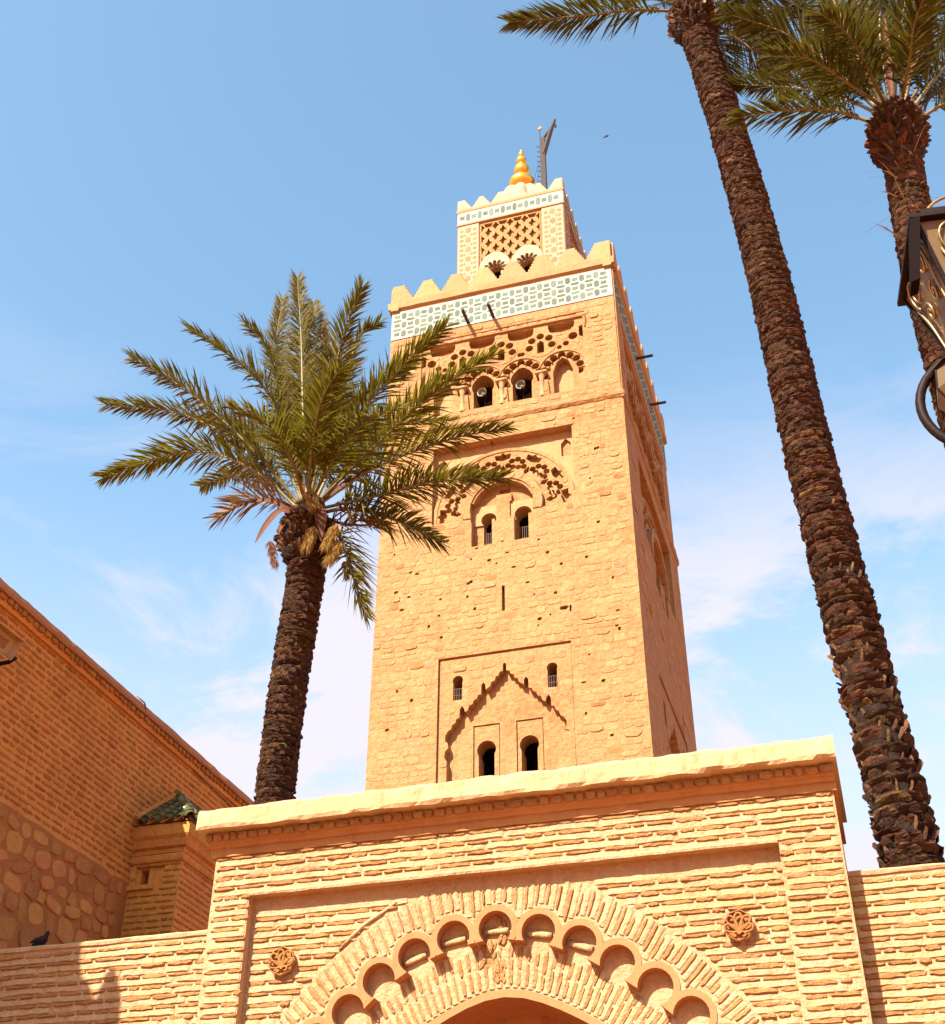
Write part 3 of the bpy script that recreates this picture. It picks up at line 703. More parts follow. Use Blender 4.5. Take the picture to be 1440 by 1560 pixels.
# ------------------------------------------------------------------ the minaret
random.seed(61)
tower = thing('minaret', (-9.4, 39.5, 0), 'tall square sandstone minaret with carved arches, tiled band and golden finial, behind the gateway', 'minaret')
TX0, TX1, TY0, TY1 = -13.80, -5.0, 33.8, 45.1
CT = -9.39
FF = frame((0, TY0, 0), (1, 0, 0)); FS = frame((TX1, 0, 0), (0, 1, 0))
holes_dark = []
def petals(R, cx, cz, rad, r, a0, a1, n, lv, sx=1.0, mi=0):
    for i in range(n):
        a = math.radians(a0 + (a1-a0)*i/max(1, n-1)); R.add(circ(cx+rad*sx*math.cos(a), cz+rad*math.sin(a), r*sx, 12, rz=r), lv, mi)
def poly_at(cx, cz, pts, ang, s=1.0, sx=1.0):
    c, q = math.cos(ang), math.sin(ang)
    return [(cx+(x*c-y*q)*s*sx, cz+(x*q+y*c)*s) for x, y in pts]
def carve(R, cx, sx, lv, side=False):
    """the carved compositions of one tower face; sx stretches them to the face width, lv is the upper face level"""
    X = lambda d: cx + d*sx
    def C(d, z, r): return circ(X(d), z, r*sx, 14, rz=r)
    # --- top arcade
    R.add(rect(X(-3.12), X(3.12), 31.22, 34.80), lv-.05)
    R.add(rect(X(-3.12), X(3.12), 31.22, 34.66), lv-.10)
    for d in (-2.27, -.74, .74, 2.27):
        R.add([(X(d+.90*math.cos(a)), 32.34+.92*math.sin(a)) for a in np.linspace(-.1, math.pi+.1, 26)], lv-.06)
        R.add([(X(d+.85*math.cos(a)), 32.34+.85*math.sin(a)) for a in np.linspace(-.1, math.pi+.1, 26)], lv-.10)
    for d in (-1.5, 0, 1.5):
        R.add(circ(X(d), 33.74, .62*sx, 24, rz=.62), lv-.08)
    for d in (-2.27, -.74, .74, 2.27):
        petals(R, X(d), 32.34, .67, .150, -18, 198, 9, lv-.42, sx)
        R.add(C(d, 33.06, .13), lv-.42)
        R.add([(X(d-.5), 31.24), (X(d+.5), 31.24), (X(d+.58), 32.3), (X(d+.42), 32.75), (X(d), 33.05), (X(d-.42), 32.75), (X(d-.58), 32.3)], lv-.20)
        if abs(d) < 1: R.add([(x, z) for x, z in horseshoe(X(d), 31.26, 32.35, .36*sx, .43*sx, point=.10)], None)
        else: R.add([(X(d-.36), 31.26), (X(d+.36), 31.26), (X(d+.37), 32.35), (X(d+.22), 32.8), (X(d), 32.98), (X(d-.22), 32.8), (X(d-.37), 32.35)], lv-.55, 1)
    for d in (-1.5, 0, 1.5):
        petals(R, X(d), 33.68, .43, .152, -8, 188, 5, lv-.40, sx)
        for s in (-1, 1): R.add(C(d+s*.70, 33.42, .10), lv-.38)
        if d == 0: R.add([(X(-.13), 33.33), (X(.13), 33.33), (X(.13), 33.78), (X(0), 33.9), (X(-.13), 33.78)], None)
        else: R.add([(X(d-.13), 33.30), (X(d+.13), 33.30), (X(d+.13), 33.78), (X(d), 33.92), (X(d-.13), 33.78)], lv-.50)
    for s in (-1, 1):
        R.add(C(s*2.72, 33.85, .18), lv-.4); R.add([(X(s*2.95), 33.8), (X(s*3.1), 33.7), (X(s*3.1), 34.3), (X(s*2.95), 34.25)], lv-.4); R.add(C(s*2.45, 33.55, .12), lv-.38)
    for d in (-2.3, -.75, .75, 2.3):
        R.add([(X(d-.50), 34.42), (X(d-.42), 34.20), (X(d), 34.14), (X(d+.42), 34.20), (X(d+.50), 34.42), (X(d+.50), 34.60), (X(d-.5), 34.60)], lv-.42)
    # --- large horseshoe arch field
    R.add(rect(X(-2.52), X(2.52), 26.40, 29.60), lv-.30, 1)
    for s in (-1, 1): R.add([(X(s*2.05), 28.55), (X(s*2.4), 28.55), (X(s*2.4), 29.1), (X(s*2.22), 29.3), (X(s*2.05), 29.1)], lv-.42)
    big = [(X(2.50*math.cos(a)), 26.68+2.52*math.sin(a)) for a in np.linspace(0, math.pi, 48)]
    R.add([(X(-2.50), 26.36)] + [(X(2.50), 26.36)] + big, lv-.12)
    big2 = [(X(2.38*math.cos(a)), 26.68+2.40*math.sin(a)) for a in np.linspace(0, math.pi, 48)]
    R.add([(X(-2.38), 26.36)] + [(X(2.38), 26.36)] + big2, lv-.15)
    for k in range(6):
        a = math.radians(14+152*k/5); c_, s_ = math.cos(a), math.sin(a)
        for da, rr in ((-.165, 1.78), (-.10, 1.97), (0, 2.05), (.10, 1.97), (.165, 1.78)):
            R.add(circ(X(rr*math.cos(a+da)), 26.68+rr*math.sin(a+da), .115*sx, 10, rz=.115), lv-.38)
        for da in (-.06, .06): R.add(circ(X(1.72*math.cos(a+da)), 26.68+1.72*math.sin(a+da), .11*sx, 10, rz=.11), lv-.30, 1)
    for k in range(7):
        a = math.radians(14+152*(k-.5)/5)
        if k in (0, 6): a = math.radians(2 if k == 0 else 178)
        hexp = [(-.15, -.07), (.0, -.11), (.15, -.07), (.17, .05), (.05, .04), (0, .10), (-.05, .04), (-.17, .05)]
        R.add(poly_at(X(2.20*math.cos(a)), 26.68+2.20*math.sin(a), hexp, a-math.pi/2, 1.75, sx), lv-.38)
        R.add(poly_at(X(1.62*math.cos(a)), 26.68+1.62*math.sin(a), [(0, -.12), (.09, 0), (0, .20), (-.09, 0)], a-math.pi/2, 1.2, sx), lv-.36)
    ring = lambda r, b: [(X(r*math.cos(a)), 26.68+r*math.sin(a)) for a in np.linspace(-b, math.pi+b, 44)]
    R.add(ring(1.46, .24), lv-.22); R.add(ring(1.40, .23), lv+.03); R.add(ring(1.14, .20), lv-.02); R.add(ring(1.06, .18), lv-.34)
    R.add([(X(-1.09), 25.20), (X(-.72), 25.20), (X(-.72), 26.5), (X(-1.09), 26.5)], lv-.34)
    R.add(rect(X(-.27), X(.27), 26.1, 27.3), lv-.20)
    R.add(rect(X(-.17), X(.20), 27.32, 27.62), lv-.50)
    for s in (-1, 1): R.add(rect(X(s*.66-.46), X(s*.66+.40), 26.2, 26.98), lv-.28, 1)
    R.add(horseshoe(X(-.56), 25.20, 26.40, .19*sx, .27*sx), None); R.add(horseshoe(X(.65), 25.20, 26.42, .25*sx, .30*sx), None)
    # --- slit
    R.add(rect(X(-.05), X(.05), 22.55, 23.5), None)
    # --- lower field with the lambrequin arch
    R.add(rect(X(-2.16), X(2.15), 14.0, 21.13), lv-.10); 
    R.add(rect(X(-2.09), X(2.13), 14.0, 21.05), lv-.04)
    lam = []
    half = [(0, 20.70), (.05, 20.66), (.06, 20.42), (.16, 20.40), (.20, 20.28), (.29, 20.26), (.32, 20.12), (.42, 20.10), (.46, 19.96), (.55, 19.90), (.61, 19.86), (.62, 20.02), (.68, 20.12), (.75, 20.02), (.76, 19.72), (.86, 19.70), (.90, 19.58), (1.0, 19.54), (1.03, 19.42), (1.14, 19.38), (1.18, 19.24), (1.27, 19.18), (1.30, 19.30), (1.37, 19.40), (1.44, 19.30), (1.45, 19.02), (1.55, 18.98), (1.58, 18.86), (1.68, 18.80), (1.72, 18.66), (1.82, 18.60), (1.90, 18.46), (1.90, 18.28), (1.82, 18.22), (1.80, 18.05), (1.90, 17.95), (1.92, 17.75), (1.84, 17.62), (1.84, 16.0)]
    lam = [(X(d), z) for d, z in half] + [(X(-d), z) for d, z in half[::-1][:-1]]
    R.add(lam, lv-.30)
    # worn away on the right: the field is filled nearly flush there
    if not side: R.add([(X(1.55), 16.0), (X(1.98), 16.0), (X(1.98), 18.15), (X(1.78), 18.2), (X(1.5), 17.3)], lv-.07)
    for s in (-1, 1):
        R.add(rect(X(s*.68-.40), X(s*.68+.44), 16.0, 18.80), lv-.38); R.add(rect(X(s*.68-.37), X(s*.68+.41), 16.0, 18.76), lv-.33)
        R.add(horseshoe(X(s*.67), 16.6, 17.98, .25*sx, .30*sx), None)
        R.add(horseshoe(X(s*1.515), 19.62, 20.30, .15*sx, .17*sx), None)
R = Relief(FF, rect(TX0, TX1, 0, 37.0), 0)
R.add(rect(TX0, TX1, 30.55, 37.0), -.05)
carve(R, CT, 1.0, 0)
for (x, z, a, b) in [(random.uniform(TX0+.5, TX1-.4), random.choice((random.uniform(15.5, 26), random.uniform(22, 26), random.uniform(27, 30))), random.uniform(.03, .09), random.uniform(.025, .06)) for _ in range(90)] + list(((-7.40, 22.34, .16, .07), (-7.2, 22.3, .04, .12), (-12.6, 24.6, .06, .05), (-6.1, 28.4, .05, .06), (-11.9, 22.4, .05, .06), (-8.0, 24.9, .05, .05), (-6.6, 24.1, .06, .05), (-5.7, 21.3, .05, .06), (-12.9, 20.2, .05, .05), (-10.6, 23.3, .05, .05), (-6.3, 19.6, .07, .05), (-12.4, 18.6, .05, .05))):
    if R.levels(np.array([(x, z)]))[0][0] != 0: continue
    R.add(poly_at(x, z, [(-1, -.6), (.2, -1), (1, -.2), (.7, .8), (-.4, 1)], .4, 1, 1) if False else [(x-a, z-b), (x+a*.4, z-b*1.2), (x+a, z+b*.3), (x+a*.3, z+b), (x-a*.8, z+b*.7)], -.25)
R.build('front_face', [MAT['tower_mortar'], MAT['tower_plaster']], tower, .9, rim=False)
R.grid(TX0-.2, TX1+.2, 14, 36, .04)
RS = Relief(FS, rect(TY0, TY1, 0, 37.0), 0)
RS.add(rect(TY0, TY1, 30.55, 37.0), -.05)
carve(RS, (TY0+TY1)/2, 1.30, 0, True)
for k in range(40):
    y = random.uniform(TY0+.5, TY1-.3); z = random.uniform(15, 29); RS.add(circ(y, z, .05, 6), -.2)
RS.build('side_face', [MAT['tower_mortar'], MAT['tower_plaster']], tower, .9, rim=False)
RS.grid(TY0-.2, TY1+.2, 14, 36, .06)
mb = MB(); mb.box(TX0, TX0+.9, TY0+.06, TY1, 0, 37.0); mb.box(TX0+.901, TX1-.901, TY1-.9, TY1, 0, 37.0); mb.build('far_wall', MAT['tower_mortar'], tower)
mb = MB(); mb.box(TX0+.3, TX1-.3, TY0+.3, TY1-.3, 36.6, 36.95); mb.box(TX0+.901, TX1-.901, TY0+.901, TY1-.901, 30.7, 30.9); mb.box(TX0+.901, TX1-.901, TY0+.901, TY1-.901, 24.6, 24.8); mb.build('roof_slab', MAT['tower_mortar'], tower)

# rubble and squared stones of the front
def tower_stones(R, F, u0, u1, z0, z1, ok, pri, h=(.17, .31), wd=(.22, .60), thick=(.003, .016), fill=.93):
    its = []; z = z1
    while z > z0:
        hh = random.uniform(*h); u = u0 - random.uniform(0, .3)
        while u < u1:
            wv = random.uniform(*wd); cu = u+wv/2; cz = z-hh/2
            if random.random() < fill:
                pts = [(cu+sx_*wv*.46, cz+sz_*hh*.42) for sx_ in (-1, -.5, 0, .5, 1) for sz_ in (-1, 0, 1)]
                l = R.at(cu, cz)
                if l > -.2 and all(abs(R.at(*p)-l) < .001 for p in pts) and ok(cu, cz):
                    m = F @ Matrix.Translation((cu, cz+random.uniform(-.015, .015), l)) @ Matrix.Rotation(random.gauss(0, .03), 4, 'Z') @ Matrix.Diagonal((wv*random.uniform(.90, .98), hh*random.uniform(.84, .97), random.uniform(*thick)*(2.2 if random.random() < .10 else 1), 1))
                    its.append((random.randrange(18), m, pri(cu, cz, wv*hh), MAT['tower_stone_dark'] if random.random() < .04 else None))
            u += wv
        z -= hh
    return its
random.seed(71)
okf = lambda u, z: True
its = tower_stones(R, FF, TX0+.06, TX1-.02, 14.6, 25.0, okf, lambda u, z, a: a+.5*random.random() + (.2 if z < 24 else 0))
its += tower_stones(R, FF, TX0+.06, TX1-.02, 25.0, 30.4, okf, lambda u, z, a: a+.4*random.random(), h=(.17, .30), wd=(.2, .55), fill=.78)
its += tower_stones(R, FF, TX0+.06, TX1-.02, 30.95, 35.3, okf, lambda u, z, a: a+.3*random.random(), h=(.2, .32), wd=(.24, .55), fill=.9, thick=(.004, .025))
place_many('stone', its, STONES, 'stone', MAT['tower_stone'], tower, 300)
its = tower_stones(RS, FS, TY0+.05, TY1-.05, 15, 35.3, okf, lambda u, z, a: a, h=(.26, .38), wd=(.4, .9), fill=.5, thick=(.004, .02))
place_many('stone', its, STONES, 'stone', MAT['tower_stone'], tower, 0, 'side_stones')
# small rubble inside the carved fields (they read as rough plaster over stone)
random.seed(72); mb = MB()
for k in range(420):
    x = random.uniform(CT-3.1, CT+3.1); z = random.choice((random.uniform(31.3, 34.6), random.uniform(26.4, 29.2)))
    l = R.at(x, z); r = random.uniform(.05, .12)
    if l > -.16 and all(abs(R.at(x+a*r, z+b*r)-l) < .001 for a, b in ((-1, 0), (1, 0), (0, 1), (0, -1))):
        vs, fs = STONES[k % 18]; A_ = FF @ Matrix.Translation((x, z, l)) @ Matrix.Rotation(random.uniform(0, 3), 4, 'Z') @ Matrix.Diagonal((r*2.4, r*1.5, random.uniform(.008, .025), 1)); mb.add([A_ @ Vector(v) for v in vs], fs)
o = mb.build('small_rubble', MAT['tower_stone'], tower); o['kind'] = 'stuff'

# ledge below the arcade, frame lines
mb = MB(); led = [(-.06, 30.42), (.03, 30.45), (.09, 30.55), (.085, 30.66), (0, 30.76), (-.06, 30.78)]
rough_bar(mb, FF, led, TX0-.05, TX1+.05, .16, .03, 1); rough_bar(mb, FS, led, TY0-.05, TY1+.05, .3, .03, 4)
mb.build('string_course', MAT['tower_mortar'], tower)
mb = MB(); fr_ = [(-.02, 34.86), (.05, 34.88), (.06, 34.98), (-.02, 35.02)]
rough_bar(mb, FF, [(a-.05, b) for a, b in fr_], CT-3.3, CT+3.2, .2, .012, 2); rough_bar(mb, FS, [(a-.05, b) for a, b in fr_], TY0+1.2, TY1-1.2, .3, .012, 2)
rough_bar(mb, FF, [(-.12, 34.66), (-.02, 34.68), (-.01, 34.74), (-.12, 34.76)], CT-3.12, CT+3.12, .2, .010, 8)
rough_bar(mb, FF, [(-.02, 29.60), (.05, 29.62), (.05, 29.70), (-.02, 29.74)], CT-2.6, CT+2.56, .2, .014, 5)
mb.build('moulding', MAT['tower_mortar'], tower)
mb = MB()
for i in range(3): mb.tube([FF @ Vector((CT+3.2+.03*math.sin(k*.5), 34.75-k*.09, -.03)) for k in range(8)], .03, 6)
mb.build('corner_scroll', MAT['tower_plaster'], tower)
# colonnettes
for d in (-1.5, 0, 1.5):
    mb = MB(); c = FF @ Vector((CT+d, 0, -.12))
    mb.lathe([(.11, 31.22), (.12, 31.32), (.085, 31.36), (.082, 32.0), (.10, 32.04), (.09, 32.08), (.15, 32.26)], c, 12)
    mb.box(c.x-.22, c.x+.22, c.y-.16, c.y+.12, 32.26, 32.36)
    mb.build('colonnette', MAT['tower_plaster'], tower, True)
# loudspeaker horns standing in the two open arches
for i, (x, lab) in enumerate(((CT+.76, 'round horn loudspeaker in the right open arch of the minaret arcade'), (CT-.70, 'round horn loudspeaker in the left open arch of the minaret arcade, beside the palm frond'))):
    sp = thing('horn_loudspeaker', (x, TY0+.35, 31.3), lab, 'loudspeaker', 'horn loudspeakers in the minaret arcade')
    F = Matrix.Translation((x-.03, TY0+.22, 31.98)) @ Matrix.Rotation(math.radians(98), 4, 'X') @ Matrix.Rotation(-.15, 4, 'Y')
    mb = MB(); mb.lathe([(.0, .06), (.06, .05), (.07, -.02), (.10, -.0), (.15, .06), (.175, .15), (.182, .155), (.178, .165), (.14, .07), (.08, .03), (0, .02)], (0, 0, 0), 20)
    mb.v = [tuple(F @ Vector(v)) for v in mb.v]; mb.build('horn', MAT['speaker'], sp, True)
    mb = MB(); mb.lathe([(.0, -.22), (.07, -.21), (.08, -.03), (0, -.02)], (0, 0, 0), 12); mb.v = [tuple(F @ Vector(v)) for v in mb.v]; mb.build('driver', MAT['iron'], sp, True)
    mb = MB(); mb.tube([(x-.03, TY0+.38, 31.27), (x-.03, TY0+.38, 31.95)], .02, 6); mb.build('stand', MAT['iron'], sp)
    mb = MB()
    for k in range(5): mb.tube([(x+.02+k*.07, TY0+.30, 31.27), (x+.02+k*.07, TY0+.30, 31.62)], .012, 5)
    mb.tube([(x, TY0+.30, 31.62), (x+.32, TY0+.30, 31.62)], .014, 5); mb.build('railing', MAT['iron'], tower)
# window grilles
def grille(x0, x1, z0, z1, y, n, cross):
    mb = MB()
    for k in range(n): mb.tube([(x0+(x1-x0)*(k+.5)/n, y, z0), (x0+(x1-x0)*(k+.5)/n, y, z1)], .014, 5)
    for z in cross: mb.tube([(x0, y, z), (x1, y, z)], .014, 5)
    mb.build('window_grille', MAT['grille'], tower)
for s in (-1, 1): grille(CT+s*1.515-.15, CT+s*1.515+.15, 19.62, 20.02, TY0+.08, 4, (19.8, 20.02))
grille(CT+.62, CT+.90, 25.2, 25.75, TY0+.12, 4, (25.74, 25.3)); grille(CT-.62, CT-.37, 25.2, 25.72, TY0+.12, 4, (25.7, 25.3))
# projecting wooden beams
for (x, z) in ((-10.66, 35.5), (-9.66, 35.52)):
    mb = MB(); mb.box(x-.05, x+.05, TY0-.75, TY0+.3, z-.05, z+.05); mb.build('beam', MAT['wood'], tower)
for (y, z) in ((38.3, 36.1), (41.3, 36.1)):
    mb = MB(); mb.box(TX1-.3, TX1+.66, y-.04, y+.04, z-.04, z+.04); mb.build('beam', MAT['wood'], tower)

# glazed tile bands
def lens(w, h, n=8, pw=1.0):
    return [(w*.5*math.copysign(abs(math.cos(2*math.pi*i/n))**pw, math.cos(2*math.pi*i/n)), h*.5*math.copysign(abs(math.sin(2*math.pi*i/n))**pw, math.sin(2*math.pi*i/n))) for i in range(n)]
def tile_shape(kind):
    if kind == 'v': p = [(-.5, -.28), (-.22, -.5), (.22, -.5), (.5, -.28), (.5, .28), (.22, .5), (-.22, .5), (-.5, .28)]
    elif kind == 'h': p = [(-.5, 0), (-.3, -.5), (.3, -.5), (.5, 0), (.3, .5), (-.3, .5)]
    else: p = [(-.5, -.5), (.5, -.5), (.5, .5), (-.5, .5)]
    n = len(p); vs = [(x, y, 0) for x, y in p] + [(x*.9, y*.9, 1) for x, y in p]
    return vs, [(i, (i+1) % n, n+(i+1) % n, n+i) for i in range(n)] + [tuple(range(n, 2*n))]
TILES = [tile_shape('v'), tile_shape('h'), tile_shape('q')]
def tile_band(F, u0, u1, z0, z1, rows, n, cap, out=.03):
    mb = MB(); mb.box(u0, u1, z0, z1, 0, 0) if False else None
    rough_bar(mb, F, [(-.06, z0), (out, z0), (out, z1), (-.06, z1)], u0, u1, .5, .003); mb.build('tile_ground', MAT['tile_white'], tower)
    P = (u1-u0)/n; rh = (z1-z0)/(rows+.10); its = []
    for i in range(n):
        for r in range(rows):
            cz = z1 - rh*(r+.5) - .02
            for k, x, z, w_, h_ in ((0, u0+P*(i+.0)+P*.92 , cz, P*.36, rh*.72), (2, u0+P*(i+.42), cz, P*.40, rh*.36), (1, u0+P*(i+.42), cz-rh*.5, P*.70, rh*.26)):
                if z-h_/2 < z0+.01 or x+w_/2 > u1: continue
                its.append((k, F @ Matrix.Translation((x, z, out)) @ Matrix.Diagonal((w_, h_, .010, 1)), u0+x, None))
    place_many('tile', its, TILES, 'tile', MAT['tile_green'], tower, cap)
FF5 = FF @ Matrix.Translation((0, 0, -.05)); FS5 = FS @ Matrix.Translation((0, 0, -.05))
tile_band(FF5, TX0+.01, TX1-.06, 35.42, 36.86, 3, 16, 300)
tile_band(FS5, TY0+.06, TY1, 35.42, 36.86, 3, 20, 0)
# cornice and stepped merlons
mb = MB(); pr = [(-.3, 36.87), (.02, 36.88), (.03, 36.95), (.13, 37.0), (.15, 37.30), (-.3, 37.32)]
rough_bar(mb, FF5, pr, TX0-.10, TX1+.10, .4, .012, 3); rough_bar(mb, FS5, pr, TY0-.10, TY1+.15, .5, .012, 6)
rough_bar(mb, frame((TX0, 0, 0), (0, -1, 0)), pr, -TY1-.1, -TY0+.10, .5, .012, 2); rough_bar(mb, frame((0, TY1, 0), (-1, 0, 0)), pr, -TX1-.1, -TX0+.1, .5, .012, 2)
mb.build('cornice', MAT['tower_plaster'], tower)
def merlon_poly(w0, w1, h, n=7, left=True, right=True):
    rp = []; 
    for i in range(n):
        a = w0 + (w1-w0)*i/(n-1); z0 = h*i/n; z1 = h*(i+1)/n; rp += [(a, z0), (a, z1)]
    lp = [(-x, z) for x, z in rp]
    if not right: rp = [(w1*.1+.0, 0), (w1*.1, h)]
    if not left: lp = [(-w1*.1, 0), (-w1*.1, h)]
    return rp + lp[::-1]
def merlon(F, u, z, w0, w1, h, th, mat, n=7, poly=None):
    p = poly or merlon_poly(w0, w1, h, n); k = len(p)
    vs = [F @ Vector((u+x, z+y, -.0)) for x, y in p] + [F @ Vector((u+x, z+y, -th)) for x, y in p]
    me = mesh('merlon', vs, [tuple(range(k))[::1], tuple(range(k, 2*k))[::-1]] + [(i, k+i, k+(i+1) % k, (i+1) % k) for i in range(k)], mat)
    new_obj('merlon', me, tower)
def half(poly, side): return [(max(x, -.0), y) if side > 0 else (min(x, .0), y) for x, y in poly]
def merlon_row(F, a, b, pitch, z, w0, w1, h, th, mat, n, zoff=.08, o0=.30, o1=.39):
    """the end merlons run flush to the corners"""
    G = F @ Matrix.Translation((0, 0, zoff)); cnt = int(round((b-a-o0-o1)/pitch)); pitch = (b-a-o0-o1)/cnt
    w0 = pitch*.5
    for i in range(cnt+1):
        p = merlon_poly(w0, w1, h, n); m = len(p)//2
        if i == 0: p = p[:m] + [(-o0, h), (-o0, 0)]
        if i == cnt: p = [(o1, 0), (o1, h)] + p[m:]
        merlon(G, a+o0+pitch*i, z, w0, w1, h, th, mat, n, p)
merlon_row(FF, TX0+.02, TX1-.02, 1.158, 37.31, .60, .20, .88, .30, MAT['tower_plaster'], 7)
merlon_row(FS, TY0+.06, TY1, 1.158, 37.31, .60, .20, .88, .30, MAT['tower_plaster'], 7)
merlon_row(frame((TX0, 0, 0), (0, -1, 0)), -TY1, -TY0-.06, 1.158, 37.31, .60, .20, .88, .30, MAT['tower_plaster'], 7, .08)
merlon_row(frame((0, TY1, 0), (-1, 0, 0)), -TX1, -TX0, 1.158, 37.31, .60, .20, .88, .30, MAT['tower_plaster'], 7, .08)

# upper lantern storey
LX0, LX1, LY0, LY1 = -12.23, -7.40, 37.1, 41.95
FU = frame((0, LY0, 0), (1, 0, 0)); FV = frame((LX1, 0, 0), (0, 1, 0)); LC = (LX0+LX1)/2
def lantern_face(F, u0, u1, cx, name, detail=True):
    R = Relief(F, rect(u0, u1, 36.9, 45.7), 0)
    R.add(rect(cx-1.42, cx+1.42, 38.0, 44.72), -.05); R.add(rect(cx-1.36, cx+1.36, 38.0, 44.66), -.03)
    px, pz = .392, .70; half_ = .5
    quat = [(0, .33), (.045, .20), (.075, .12), (.15, .07), (.155, -.02), (.08, -.06), (.07, -.16), (0, -.24), (-.07, -.16), (-.08, -.06), (-.155, -.02), (-.15, .07), (-.075, .12), (-.045, .20)]
    xl, xr, zt = cx-1.32, cx+1.32, 44.60
    for i in range(-4, 5):
        for j in range(-1, 8):
            x = cx + i*px*.845; z = 44.36 - j*pz - (pz/2 if i % 2 else 0)
            p = [(min(max(x+a, xl), xr), min(z+b, zt)) for a, b in quat]
            if z < 41.0: continue
            if max(q[0] for q in p)-min(q[0] for q in p) < .06 or max(q[1] for q in p)-min(q[1] for q in p) < .1: continue
            R.add(p, -.17)
    for i in (-3, -1, 1, 3):
        x = cx+i*px*.845; R.add([(x-.22, 44.60), (x-.12, 44.36), (x+.12, 44.36), (x+.22, 44.60)], -.22)
    for s in (-1, 1):
        c = cx+s*.72
        R.add([(c+.70*math.cos(a), 41.75+.92*math.sin(a)) for a in np.linspace(0, math.pi, 20)] + [(c-.70, 38.2), (c+.70, 38.2)], 0.0, 1)
        for k in range(9):
            a = math.radians(-14+208*k/8); R.add(poly_at(c+.43*math.cos(a), 41.62+.43*math.sin(a), [(.14*math.cos(b), .085*math.sin(b)) for b in np.linspace(0, 2*math.pi, 10, endpoint=False)], a), -.20, 0)
        R.add(horseshoe(c, 38.2, 41.62, .28, .34), None)
    R.build(name, [MAT['tower_mortar'], MAT['pale_plaster']], tower, .5, rim=False)
    return R
lantern_face(FU, LX0, LX1, LC, 'lantern_front'); lantern_face(FV, LY0, LY1, (LY0+LY1)/2, 'lantern_side', False)
mb = MB(); mb.box(LX0, LX0+.5, LY0+.01, LY1, 36.9, 45.7); mb.box(LX0+.501, LX1-.501, LY1-.5, LY1, 36.9, 45.7); mb.box(LX0+.1, LX1-.1, LY0+.1, LY1-.1, 45.5, 45.65); mb.build('lantern_far_wall', MAT['tower_mortar'], tower)
# diaper pattern of the lantern corners: raised cartouches on a pale ground
star = [(math.cos(a)*(1 if i % 2 else .72), math.sin(a)*(1 if i % 2 else .72)) for i, a in enumerate(np.linspace(0, 2*math.pi, 12, endpoint=False))]
for nm, F, spans in (('front', FU, ((LX0, LX0+1.0), (LX1-1.0, LX1))), ('side', FV, ((LY0, LY0+1.0), (LY1-1.0, LY1)))):
    mb = MB(); mg = MB()
    for a, b in spans:
        rough_bar(mg, F, [(-.01, 37.4), (.015, 37.4), (.015, 44.72), (-.01, 44.72)], a+.03, b-.03, .5, .0)
        z = 44.40; r = 0
        while z > 37.5:
            for c, s_ in (((a+b)/2, 1), ((a+b)/2-.30, .0), ((a+b)/2+.30, .0)):
                dz = 0 if s_ else .0
                if s_: vs = [F @ Vector((c+x*.16, z+y*.20, .022)) for x, y in star]
                else: vs = [F @ Vector((c+x*.11, z+.36*.5*0+y*.10+.0, .022)) for x, y in star]
                mb.add([F @ Vector((c, z, .024))] + vs, [(0, i+1, (i+1) % 12+1) for i in range(12)])
                if not s_:
                    mb.add([F @ Vector((c+(.15 if c > (a+b)/2 else -.15)*0, z-.30, .024))] + [F @ Vector((c+x*.11, z-.30+y*.10, .022)) for x, y in star], [(0, i+1, (i+1) % 12+1) for i in range(12)])
            for q in (-.15, .15): mb.add([F @ Vector(((a+b)/2+q+x*.05, z-.30+y*.13, .022)) for x, y in ((0, -1), (1, 0), (0, 1), (-1, 0))], [(0, 1, 2, 3)])
            z -= .60
    mg.build('pattern_ground', MAT['pale_plaster'], tower); o = mb.build('carved_pattern', MAT['diaper'], tower); o['kind'] = 'stuff'
tile_band(FU, LX0, LX1, 44.86, 45.60, 1, 9, 300); tile_band(FV, LY0, LY1, 44.86, 45.60, 1, 9, 300)
mb = MB(); pr = [(-.1, 44.76), (.05, 44.77), (.05, 44.85), (-.1, 44.86)]; rough_bar(mb, FU, pr, LX0-.03, LX1+.03, .4, .004); rough_bar(mb, FV, pr, LY0-.03, LY1, .4, .004)
pr = [(-.3, 45.61), (.05, 45.62), (.06, 45.76), (-.3, 45.80)]
for F, a, b in ((FU, LX0-.05, LX1+.05), (FV, LY0-.05, LY1+.05), (frame((LX0, 0, 0), (0, -1, 0)), -LY1-.05, -LY0+.05), (frame((0, LY1, 0), (-1, 0, 0)), -LX1-.05, -LX0+.05)): rough_bar(mb, F, pr, a, b, .4, .005)
mb.build('lantern_cornice', MAT['tower_plaster'], tower)
for F, a, b in ((FU, LX0, LX1), (FV, LY0, LY1), (frame((LX0, 0, 0), (0, -1, 0)), -LY1, -LY0), (frame((0, LY1, 0), (-1, 0, 0)), -LX1, -LX0)):
    merlon_row(F, a+.01, b-.01, .90, 45.78, .44, .10, .66, .2, MAT['pale_plaster'], 8, .02, .22, .22)
